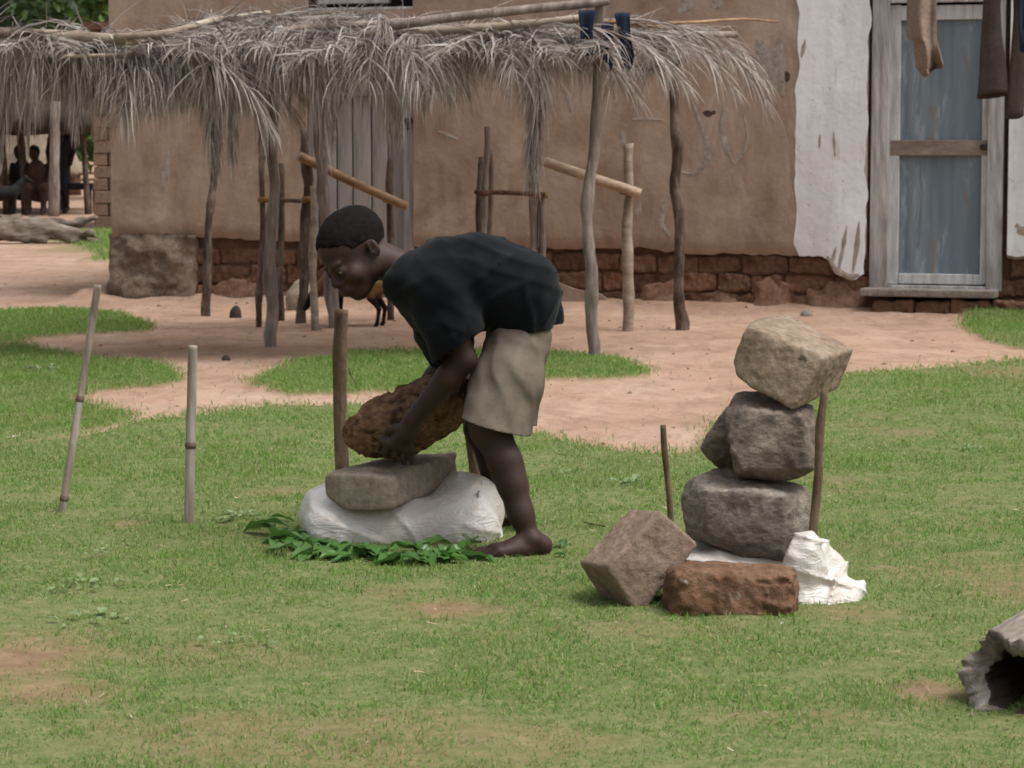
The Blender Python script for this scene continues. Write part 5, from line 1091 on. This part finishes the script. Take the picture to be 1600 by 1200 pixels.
def crumple(name, quad, n, amp, fr, seed, mat, parent=None, label=None, cat=None, th=.0015):
    A, B, C_, D = [np.asarray(q, float) for q in quad]; u, v = np.meshgrid(np.linspace(0, 1, n), np.linspace(0, 1, n), indexing='ij'); u_, v_ = u[..., None], v[..., None]
    P = A*(1-u_)*(1-v_)+B*u_*(1-v_)+C_*u_*v_+D*(1-u_)*v_; q = np.stack([u*fr, v*fr, np.zeros_like(u)+seed], -1)
    rid = lambda s: (1-2*np.abs(fbm(q, 4, s)))
    P = P+amp*np.stack([.5*fbm(q, 3, seed+1)+.25*fbm(q*3, 2, seed+8), .7*rid(seed+2), .8*rid(seed+3)], -1)
    P[..., 2] = np.maximum(P[..., 2], ground_h(P[..., 0], P[..., 1])+.012)
    I = np.arange(n*n).reshape(n, n); o = mk(name, P.reshape(-1, 3), np.stack([I[:-1, :-1], I[1:, :-1], I[1:, 1:], I[:-1, 1:]], -1).reshape(-1, 4), mat, parent, label); solid(o, th)
    if cat: tag(o, label, cat)
    return o
crumple('film_flap', [AT(742, 775, 7.80), AT(768, 864, 7.74), AT(788, 852, 7.88), AT(762, 752, 7.98)], 34, .030, 3.2, 5, MAT_FILM, bt, 'loose clear film hanging at the right end of the bundle')
b2, _b = bundle(1160, 900, 6.93, .17, .14, .105, 'white plastic bundle squeezed beneath the stone pile', 33)
f = Field(AT(1215, 1000, 6.45)-[0, 0, .05], np.array([AT(1355, 0, 6.95)[0], 7.05, AT(1260, 815, 6.7)[2]]), .005)
f.chain([AT(1255, 950, 6.70), AT(1258, 890, 6.70), AT(1258, 862, 6.69), AT(1259, 842, 6.69)], [.055, .036, .016, .004], .03)
f.chain([AT(1245, 955, 6.68), AT(1290, 945, 6.68), AT(1318, 940, 6.72), AT(1334, 932, 6.75)], [.035, .034, .030, .014], .03)
f.chain([AT(1290, 925, 6.74), AT(1318, 914, 6.74), AT(1343, 914, 6.74)], [.035, .016, .003], .02)
f.chain([AT(1280, 930, 6.78), AT(1296, 885, 6.78), AT(1284, 862, 6.76)], [.05, .030, .010], .03)
f.displace(lambda P: wrinkle(P, [((.75, .2, .62), 16), ((.9, -.3, -.35), 22), ((.2, .2, .95), 18)], .036, 71)+.006*fbm(P*14, 2, 72), .06)
V, Q = f.mesh(); mk('wrapping', V, Q, MAT_PLASTIC, b2, 'loose white plastic drawn up round the bark stick')
crumple('plastic_strip', [G0(1165, 988, .01), G0(1222, 984, .015), G0(1226, 972, .01), G0(1170, 974, .01)], 24, .018, 2.0, 18, MAT_PAPER, None, 'thin white plastic strip on the grass in front of the brown block', 'litter')
# ---- bed of fresh leaves under the bundle: every leaf an object
MAT_BED = leaf_mat('fresh_leaf', (.038, .10, .02), (.072, .165, .034), (.15, .25, .085))
t = MAT_BED.node_tree; MAT_BED.node_tree.nodes['Principled BSDF'].inputs['Roughness'].default_value = .35
def leaf_mesh(L, Wd, seed, fold=.35, curl=.5, lob=.12):
    rg = np.random.default_rng(seed); nu, nv = 12, 7; V = []
    for i in range(nu):
        u = i/(nu-1); w = Wd*(math.sin(math.pi*min(1, u**.75*.96+.03))**.8)*(1+lob*math.sin(u*9+seed)); an = curl*(u-.4); x = L*(math.sin(an*1.3)/1.3/max(curl, .01)+.31); z0 = -L*.35*curl*(u-.35)**2
        for j in range(nv):
            s = (j/(nv-1)-.5)*2; V.append((L*u, s*w*.5*math.cos(fold*abs(s)), z0+abs(s)*w*.5*math.sin(fold)+.06*Wd*math.sin(u*11+s*3+seed)*abs(s)))
    V = np.array(V); I = np.arange(nu*nv).reshape(nu, nv); Fs = np.stack([I[:-1, :-1], I[1:, :-1], I[1:, 1:], I[:-1, 1:]], -1).reshape(-1, 4)
    me = mesh_from('leaf', V, Fs); me.materials.append(MAT_BED); return me
leaves = [leaf_mesh(random.uniform(.09, .13), random.uniform(.06, .085), k, random.uniform(.2, .6), random.uniform(.3, 1.3)) for k in range(9)]
lb = thing('leaf_bed', GP(630, 880), 'bed of broad fresh green leaves spread under the wrapped bundle', 'leaves')
lbp = np.array(lb.location)
def put_leaf(px, py, sc=1.0, lift=0.0, yaw=None, pit=None, parent=lb, base=lbp, lib_=None):
    p = GP(px, py); o = bpy.data.objects.new('leaf', random.choice(lib_ or leaves)); COL.objects.link(o); o.parent = parent
    o.location = tuple(p+[0, 0, .030+lift]-base); o.rotation_euler = (U_(-.3, .3), U_(-.5, .25) if pit is None else pit, U_(0, 6.28) if yaw is None else yaw); o.scale = (sc,)*3
for k in range(78):
    q = k/77; px = 430+q*298+U_(-12, 12); py = 866+12*math.sin(q*3.0)+10*q+U_(-9, 11)-8*(q < .12)
    put_leaf(px, py, U_(.6, 1.0), U_(0, .014), -1.57+U_(-1.2, 1.2), U_(-.2, .2))
for px, py, s, l in ((438, 858, 1.35, .03), (452, 852, 1.2, .05), (430, 850, 1.3, .03), (470, 866, 1.2, .03), (722, 878, .95, .02), (732, 872, .95, .03), (700, 880, .95, .02), (560, 882, 1.1, .03), (790, 838, 1.1, .05), (800, 830, 1.0, .05), (812, 842, .9, .03), (868, 864, .6, .0), (866, 882, .5, .0), (420, 828, .9, .02), (405, 838, .6, .01)):
    put_leaf(px, py, s*.85, l*.6, U_(0, 6.28), U_(-.2, .15))
MAT_WEED = leaf_mat('pale_weed_leaf', (.12, .20, .065), (.20, .27, .11), (.36, .40, .28))
wl = []
for k in range(3):
    m = leaves[k].copy(); m.name = 'leaf'; m.materials.clear(); m.materials.append(MAT_WEED); wl.append(m)
for px, py, n, s, label in ((978, 768, 16, .42, 'low pale leaved weed on the lawn behind the piled stones'), (384, 822, 16, .45, 'dark little weed growing left of the leaf bed'), (125, 932, 20, .36, 'spreading weed with whitish leaves at the left of the lawn'), (162, 990, 8, .50, 'pale flat leaved weed low on the lawn at the left'),
                            (372, 1018, 14, .33, 'low creeping weed on the front lawn below the leaf bed'), (1510, 716, 12, .42, 'pale weed on the lawn at the far right'), (60, 585, 14, .6, 'small weed in the grass tongue at the left edge'), (880, 752, 10, .30, 'little pale weed on the lawn right of the boy'), (165, 880, 10, .3, 'tiny pale weed below the leaning bamboo stake')):
    p = GP(px, py); w = thing('weed', p, label, 'plant')
    for k in range(n):
        o = bpy.data.objects.new('leaf', random.choice(wl)); COL.objects.link(o); o.parent = w; a = U_(0, 6.28); r = U_(0, .10)
        o.location = (r*math.cos(a)*1.1, r*math.sin(a), .028+U_(0, .012)); o.rotation_euler = (U_(-.3, .3), U_(-.3, 0), a+U_(-.6, .6)); o.scale = (s*U_(.4, .85),)*3
# crumbs of leaf and chips on the lawn
MAT_CHIP = grain('pale_chip', (.42, .34, .26), (.62, .55, .46), scale=20); MAT_DRYLEAF = grain('dry_leaf', (.30, .16, .08), (.45, .28, .16), scale=20)
for k, (px, py, w, mt, lab) in enumerate(((756, 1180, .011, MAT_CHIP, 'pale wood chip on the grass at the bottom middle'), (1358, 1196, .020, MAT_DRYLEAF, 'brown dry leaf on the grass at the bottom edge'), (1364, 1160, .010, MAT_CHIP, 'small pale chip on the grass left of the hollow log'), (1003, 1018, .013, MAT_DRYLEAF, 'tan dry leaf on the grass below the leaning block'), (645, 960, .010, MAT_CHIP, 'pale chip beside the dry spot in the lawn'),
                                                  (1230, 1022, .009, MAT_CHIP, 'pale chip on the grass below the brown block'), (58, 905, .012, MAT_PAPER, 'white chip in the grass at the left edge of the lawn'), (1485, 815, .012, MAT_CHIP, 'pale chip on the lawn right of the stone pile'), (205, 690, .022, MAT_CHIP, 'yellowish scrap at the left edge of the main lawn'), (20, 690, .03, MAT_CHIP, 'pale scrap where the lawn meets the left patch'), (805, 772, .022, MAT_PAPER, 'white scrap on the grass behind the boy'))):
    scrap(px, py, w, w*.6, 50+k, lab, mt, 'chip' if mt is not MAT_DRYLEAF else 'dry_leaf', 'litter')
tag(mk('twig', *tube([G0(935, 968, .02), G0(975, 962, .025), G0(1015, 966, .02), G0(1055, 976, .02)], [.004, .005, .005, .003], 7, .1, 2, 4), MAT_BARK), 'thin curved twig on the grass before the leaning block', 'twig')
tag(mk('twig', *tube([G0(910, 816, .02), G0(945, 822, .03)], [.003, .003], 6, .1, 2, 1), MAT_BARK), 'short straight twig on the grass behind the leaning block', 'twig')
# ---- hollow log, lower right
MAT_LOG = grain('split_log', (.13, .10, .08), (.32, .27, .225), (.50, .45, .40), scale=11, bscale=36, bump=1.0, bdist=.02, stretch=(.14, 1, 1))
MAT_LOGIN = grain('log_hollow_shade', (.03, .022, .016), (.09, .066, .05), scale=9)  # inner face coloured darker, painting the shade of the hollow
g0 = GP(1580, 1128); ang = math.atan2(.83, .55); n_t, n_s = 120, 46; V = []
TH = np.linspace(0, 2*np.pi, n_t, endpoint=False); SS = np.linspace(0, 1, n_s)
jag = .045*fbm2(TH*2.2, TH*0, 4, 511)+.03*np.sin(TH*2+.6)          # broken end
ct, st_ = np.cos(TH), np.sin(TH)
for inner in (0, 1):
    for s_ in SS:
        xx = (jag-.03)*(1-s_)+s_*.85
        q = np.stack([np.full(n_t, s_*.85*2.5), ct*1.6, st_*1.6], -1)
        rid = .5*np.abs(fbm(np.stack([np.full(n_t, s_*2.2), ct*7, st_*7], -1), 4, 521))
        R = (.118+.030*s_)*(1+.30*fbm(q, 3, 515)+.10*np.abs(ct)) + (.045*rid-.012)
        R = R*(.60+.10*fbm(q*2, 3, 531)) if inner else R
        V.append(np.stack([xx+(.012 if inner else 0)*(1-s_), R*ct*1.06, .098+R*st_*.95], -1))
V = np.concatenate(V); I = np.arange(2*n_t*n_s).reshape(2, n_s, n_t); J = np.roll(I, -1, 2)
Fo = np.stack([I[0, :-1], I[0, 1:], J[0, 1:], J[0, :-1]], -1).reshape(-1, 4); Fi = np.stack([I[1, :-1], J[1, :-1], J[1, 1:], I[1, 1:]], -1).reshape(-1, 4)
Fe = np.stack([I[0, 0], J[0, 0], J[1, 0], I[1, 0]], -1); Fb = np.stack([I[0, -1], I[1, -1], J[1, -1], J[0, -1]], -1)
me = mesh_from('hollow_log', V, np.concatenate([Fo, Fi, Fe, Fb])); me.materials.append(MAT_LOG); me.materials.append(MAT_LOGIN)
mi = np.zeros(len(me.polygons), dtype=np.int32); mi[len(Fo):len(Fo)+len(Fi)] = 1; me.polygons.foreach_set('material_index', mi)
lo_ = bpy.data.objects.new('hollow_log', me); COL.objects.link(lo_); lo_.location = tuple(g0+[.030, .02, -.012]); lo_.rotation_euler = (0, 0, ang)
tag(lo_, 'gnarled hollow grey log lying on the grass at the lower right corner', 'log')

# ================================================================ THE BOY
t = NT('boy_skin'); p = t.coord('Object'); c = t.ramp(t.noise(p, 8, 5, .6), [(.3, (.028, .0135, .010)), (.7, (.046, .0225, .0165))])
t.col(c); t.bump(t.noise(p, 90, 5, .65), .25, .004); MAT_SKIN = t.fin(.60, .3)
MAT_SHIRT = grain('dark_teal_shirt', (.0034, .0042, .0058), (.006, .0074, .0098), (.0105, .0125, .016), scale=5, bscale=600, bump=.2, bdist=.003, rough=.95, spec=.08)
MAT_SHIRT.node_tree.nodes['Principled BSDF'].inputs['Sheen Weight'].default_value = .06
MAT_SHORTS = grain('khaki_shorts', (.11, .087, .068), (.165, .135, .108), (.205, .172, .14), scale=9, bscale=700, bump=.2, bdist=.003, rough=.95, spec=.1)
MAT_EYE = grain('eye_white', (.12, .085, .05), (.16, .115, .07), scale=10, rough=.25, spec=.5)
hip_c = AT(806, 500, 7.78)
boy = None
head_c = AT(557, 397, 7.74); HS = 1.10
fv = np.array([-.67, -.49, -.56]); fv /= np.linalg.norm(fv); uv = np.array([-.47, -.05, .88]); uv = uv-fv*(uv@fv); uv /= np.linalg.norm(uv); lv = np.cross(uv, fv)
HR = np.stack([fv, lv, uv], 1)
def H(x, y, z): return head_c+HR@(np.array([x, y, z])*HS)
near_sh, near_el, near_wr = AT(688, 455, 7.62), AT(726, 562, 7.60), AT(644, 656, 7.655)
far_sh, far_el, far_wr = AT(690, 455, 7.90), AT(700, 570, 8.02), AT(640, 640, 8.02)
near_hip, near_kn, near_an = AT(806, 545, 7.70), AT(765, 664, 7.56), AT(829, 845, 7.50)
far_hip, far_kn, far_an = AT(804, 545, 7.86), AT(757, 668, 7.98), AT(788, 805, 8.08)
lo = np.array([AT(480, 0, 7.7)[0]-.02, 7.30, -.02]); hi = np.array([AT(890, 0, 7.7)[0]+.03, 8.25, AT(550, 305, 7.74)[2]+.02])
f = Field(lo, hi, .0062)
f.chain([hip_c, AT(775, 450, 7.78), AT(690, 440, 7.76), AT(640, 430, 7.76)], [.085, .08, .09, .06], .04)
f.chain([AT(640, 428, 7.76), AT(600, 408, 7.75), H(-.03, 0, -.03)], [.055, .046, .05], .03)
for s, e, w in ((near_sh, near_el, near_wr), (far_sh, far_el, far_wr)):
    f.chain([s, (s*.5+e*.5), e], [.052, .041, .035], .02); f.chain([e, e*.70+w*.30, w], [.035, .0385, .0245], .015)
for h_, k_, a_, s in ((near_hip, near_kn, near_an, -1), (far_hip, far_kn, far_an, 1)):
    f.chain([h_, k_], [.068, .050], .03); f.ell(k_+[-.002, 0, 0], (.048, .046, .06), k=.04)
    cf = k_*.68+a_*.32+np.array([.007, 0, 0]); f.chain([k_, cf, k_*.48+a_*.52+np.array([.005, 0, 0]), k_*.24+a_*.76, a_], [.045, .0415, .0355, .029, .0275], .045)
    f.cap(a_+[.010, -.016, .004], a_+[.010, .017, .004], .0195, .0195, .012)
# feet
def footm(a, yaw, L=.205):
    z0 = gz(a[0], a[1])+.016; d = np.array([math.cos(yaw), math.sin(yaw), 0]); q = np.array([-d[1], d[0], 0]); b = np.array([a[0], a[1], z0])
    heel = b-d*.035+[0, 0, .030]; ball = b+d*(L*.50)+[0, 0, .020]
    f.cap(a, heel, .026, .029, .02); f.chain([b+[0, 0, .055], b+d*.045+[0, 0, .036], ball], [.027, .022, .016], .012); f.cap(heel, ball, .025, .018, .015)
    f.cap(ball-q*.024, ball+q*.026, .016, .015, .01); f.cap(b+d*.02-q*.012+[0, 0, .02], ball-q*.022, .022, .018, .02); f.cap(b+d*.02+q*.012+[0, 0, .02], ball+q*.022, .022, .018, .02)
    for i, (o, l, r) in enumerate(((-.032, .052, .0115), (-.013, .050, .0085), (.003, .044, .008), (.017, .037, .0075), (.030, .029, .007))):
        p0 = ball+q*o+d*.012; p1 = ball+q*o*1.12+d*l; p1[2] = z0+r*.9; f.cap(p0, (p0+p1)/2+[0, 0, .004], r*1.15, r, .006); f.cap((p0+p1)/2+[0, 0, .004], p1, r, r*.95, .004)
footm(near_an, math.radians(180+20)); footm(far_an, math.radians(180+12))
# near hand: palm against the rock, four fingers curled under it, thumb along its face
def hand(w, kn0, kn1, curl, thumb, pk):
    pc = (w*.45+(kn0+kn1)*.275); f.cap(w, pc, .025, .026, .012); f.cap(kn0, kn1, .0135, .0125, .012)
    for q in (.1, .37, .63, .9): f.cap(pc*.6+w*.4, kn0*(1-q)+kn1*q, .017, .0125, .012)
    for i, (q, l) in enumerate(((.0, .92), (.34, 1.05), (.68, 1.0), (1.0, .82))):
        k0 = kn0*(1-q)+kn1*q; P = [k0]
        for (v, ln) in curl: P.append(P[-1]+np.asarray(v)*ln*l)
        f.chain(P, [.0108, .0098, .0090, .0078][:len(P)], .004)
    f.chain(thumb, [.0145, .0115, .0095, .008][:len(thumb)], .006)
hand(near_wr, AT(603, 692, 7.675), AT(643, 704, 7.680), [((-.05, .15, -.95), .030), ((.05, .75, -.62), .024), ((.05, .96, .05), .020)],
     [AT(628, 668, 7.66), AT(607, 672, 7.672), AT(597, 690, 7.70), AT(592, 702, 7.715)], 0)
hand(far_wr, AT(600, 690, 8.06), AT(640, 702, 8.06), [((0, -.15, -.95), .028), ((0, -.75, -.62), .022), ((0, -.95, .1), .018)], [AT(628, 660, 8.05), AT(607, 668, 8.05), AT(596, 690, 8.03)], 0)
# head and face
def E(c, r, k=.015, sub=False): f.ell(H(*c), np.array(r)*HS, HR, k, sub)
E((-.014, 0, .042), (.094, .073, .078), .02); E((.030, 0, .034), (.056, .058, .060), .02); E((.034, 0, -.030), (.052, .053, .066), .025)
E((.058, 0, -.082), (.026, .029, .022), .02); E((-.01, .044, -.045), (.035, .016, .03), .02); E((-.01, -.044, -.045), (.035, .016, .03), .02)
for s in (-1, 1):
    E((.056, .036*s, -.030), (.026, .024, .026), .015); E((.078, .026*s, .017), (.013, .022, .008), .010)
    E((.089, .029*s, -.004), (.015, .016, .011), .006, True); E((.074, .030*s, -.004), (.0155, .0155, .0125), .004)
    E((.082, .030*s, .003), (.008, .015, .0045), .003); E((.080, .030*s, -.0125), (.008, .014, .0035), .003)
    E((-.016, .073*s, -.008), (.016, .006, .025), .008); E((-.012, .0795*s, -.008), (.007, .004, .012), .004, True); E((-.023, .079*s, -.004), (.008, .0045, .023), .004)
    f.ell(H(.092, .013*s, -.033), np.array((.011, .0095, .008))*HS, HR, .006)
f.cap(H(.086, 0, .006), H(.100, 0, -.026), .0085*HS, .0125*HS, .010)
E((.082, 0, -.058), (.018, .026, .018), .012); E((.095, 0, -.0505), (.0095, .021, .0065), .005); E((.093, 0, -.0635), (.010, .019, .0075), .005); E((.104, 0, -.057), (.008, .020, .0012), .002, True)
V, Q = f.mesh(); V = relax(V, Q, 1, .4)
boy = mk('person', V, Q, MAT_SKIN, origin=np.array([near_an[0], 7.75, 0])); tag(boy, 'barefoot boy in dark T-shirt and khaki shorts bending to set a rock on the slab', 'person')
for s in (-1, 1):
    ff = Field(H(.070, .030*s, -.004)-.03, H(.070, .030*s, -.004)+.03, .003); ff.ell(H(.0765, .030*s, -.0045), np.array((.0138, .0138, .0105))*HS, HR, 0); V, Q = ff.mesh(); mk('eye', V, Q, MAT_EYE, boy)
    ff = Field(H(.085, .030*s, -.006)-.02, H(.085, .030*s, -.006)+.02, .0022); ff.ell(H(.0868, .028*s, -.0055), np.array((.0042, .0068, .0072))*HS, HR, 0); V, Q = ff.mesh(); mk('iris', V, Q, MAT_HAIR, boy)
# hair: close cropped cap
def hair_edge(ff):
    sl, P = ff._win(ff.lo, ff.lo+ff.h*ff.n); L = ((P-head_c)@HR)/HS; x, y, z = L[..., 0], np.abs(L[..., 1]), L[..., 2]
    line = np.interp(x, [-.11, -.05, -.015, .0, .03, .045, .075, .10], [-.035, -.025, .012, .020, .022, .050, .058, .060])+.020*np.clip((.05-y)/.05, 0, 1)*(x > .03)+.006*fbm(P*55, 2, 609)
    return ((line-z)*HS*.8).astype(np.float32)
ff = Field(head_c-.2, head_c+.2, .005); ff.ell(H(-.014, 0, .043), np.array((.0972, .0762, .0812))*HS, HR, 0); ff.ell(H(.028, 0, .036), np.array((.0575, .0605, .0625))*HS, HR, .02)
n1 = HR@np.array([.60, 0, -.80]); n1 /= np.linalg.norm(n1); ff.d = np.maximum(ff.d, hair_edge(ff))
ff.displace(lambda P: .0022*fbm(P*150, 2, 601)+.0025*fbm(P*40, 2, 602), .03); V, Q = ff.mesh(); mk('hair', V, Q, MAT_HAIR, boy, 'close cropped black hair')
# ---- T-shirt
def open_cut(o, cuts):
    bm = bmesh.new(); bm.from_mesh(o.data); off = origin_of(o)
    for p, n, cen, rad in cuts:
        p = Vector(np.asarray(p)-off); n = Vector(n); n.normalize(); cen = Vector(np.asarray(cen)-off)
        g = [x for x in bm.verts[:] if (x.co-cen).length < rad]; vs_ = set(g); ed = [e for e in bm.edges if e.verts[0] in vs_ and e.verts[1] in vs_]; fc = [q for q in bm.faces if all(v in vs_ for v in q.verts)]
        bmesh.ops.bisect_plane(bm, geom=g+ed+fc, plane_co=p, plane_no=n, clear_outer=False)
        kill = [q for q in bm.faces if (q.calc_center_median()-cen).length < rad and (q.calc_center_median()-p).dot(n) > 1e-5]; bmesh.ops.delete(bm, geom=kill, context='FACES')
    lone = [v for v in bm.verts if not v.link_faces]; bmesh.ops.delete(bm, geom=lone, context='VERTS'); bm.to_mesh(o.data); bm.free(); o.data.polygons.foreach_set('use_smooth', np.ones(len(o.data.polygons), dtype=bool))
ff = Field(lo, hi, .0068)
for dy in (-.072, .072):
    ff.chain([AT(648, 440, 7.77+dy), AT(690, 437, 7.77+dy), AT(750, 437, 7.78+dy), AT(804, 458, 7.78+dy), AT(822, 486, 7.78+dy)], [.075, .103, .119, .113, .096], .04)
ff.ell(AT(662, 468, 7.76), (.05, .10, .06), k=.04); ff.ell(AT(700, 500, 7.77), (.08, .11, .05), k=.04); ff.ell(AT(762, 520, 7.78), (.05, .10, .055), k=.04)
for s, e, sg in ((near_sh, near_el, -1), (far_sh, far_el, 1)):
    ff.chain([s+np.array([-.005, -.01*sg, .0]), s*.45+e*.55, s*.10+e*.90], [.085, .070, .064], .035)
def folds(P, seed, amp, dirs): return amp*sum(np.abs(vnoise(np.stack([P@np.asarray(d)*fr+.8*fbm(P*5, 2, seed), P[:, 1]*4, (P[:, 0]+P[:, 2])*1.6], -1), seed+k)) for k, (d, fr) in enumerate(dirs))/len(dirs)-amp*.3
ff.displace(lambda P: folds(P, 620, .026, [((.85, .1, .45), 12), ((.4, .3, -.8), 15), ((.7, .2, -.7), 9)])+wrinkle(P, [((.5, .1, -.85), 15), ((.9, .2, .2), 12), ((.3, .1, .95), 20)], .026, 660)+.008*fbm(P*9, 3, 630), .08)
V, Q = ff.mesh(); V = relax(V, Q, 1, .4); sh_o = mk('t_shirt', V, Q, MAT_SHIRT, boy, 'dark teal T-shirt with short sleeves')
ad = (near_el-near_sh); ad /= np.linalg.norm(ad); ad2 = (far_el-far_sh)/np.linalg.norm(far_el-far_sh)
sc_n = AT(716, 541, 7.60); sc_f = far_sh*.25+far_el*.75
nk = AT(622, 424, 7.76); nkn = np.array([-.86, 0, .28])
open_cut(sh_o, [(sc_n, ad*.8+np.array([.32, 0, -.12]), near_sh*.1+near_el*.9, .115), (sc_f, ad2, far_el, .09), (nk, nkn, nk+nkn*.05, .105), (AT(822, 514, 7.78), (.12, 0, -1), AT(830, 560, 7.78), .30)])
solid(sh_o, .005)
# ---- shorts
ff = Field(lo, hi, .0068)
for h_, e_, dy in ((AT(808, 534, 7.70), AT(776, 668, 7.58), 0), (AT(808, 530, 7.88), AT(784, 652, 7.90), 0)):
    ff.chain([h_, h_*.5+e_*.5, e_+(e_-h_)*.12], [.083, .092, .098], .03)
ff.chain([AT(814, 500, 7.72), AT(814, 500, 7.84)], [.07, .07], .04); ff.chain([AT(810, 534, 7.71), AT(810, 534, 7.85)], [.08, .08], .04)
ff.displace(lambda P: folds(P, 640, .018, [((.75, .55, .1), 15), ((.9, -.4, .25), 19)])+wrinkle(P, [((.9, .3, .3), 11), ((.6, .2, .8), 9)], .012, 670)+.006*fbm(P*9, 3, 650), .08)
V, Q = ff.mesh(); V = relax(V, Q, 2, .5); so = mk('shorts', V, Q, MAT_SHORTS, boy, 'loose knee length khaki shorts')
hm = AT(781, 668, 7.58); hn = np.array([-.26, 0, -.97]); open_cut(so, [(hm, hn, hm+hn*.08, .8), (AT(830, 470, 7.78), (.25, 0, .97), AT(832, 440, 7.78), .14)]); solid(so, .005)
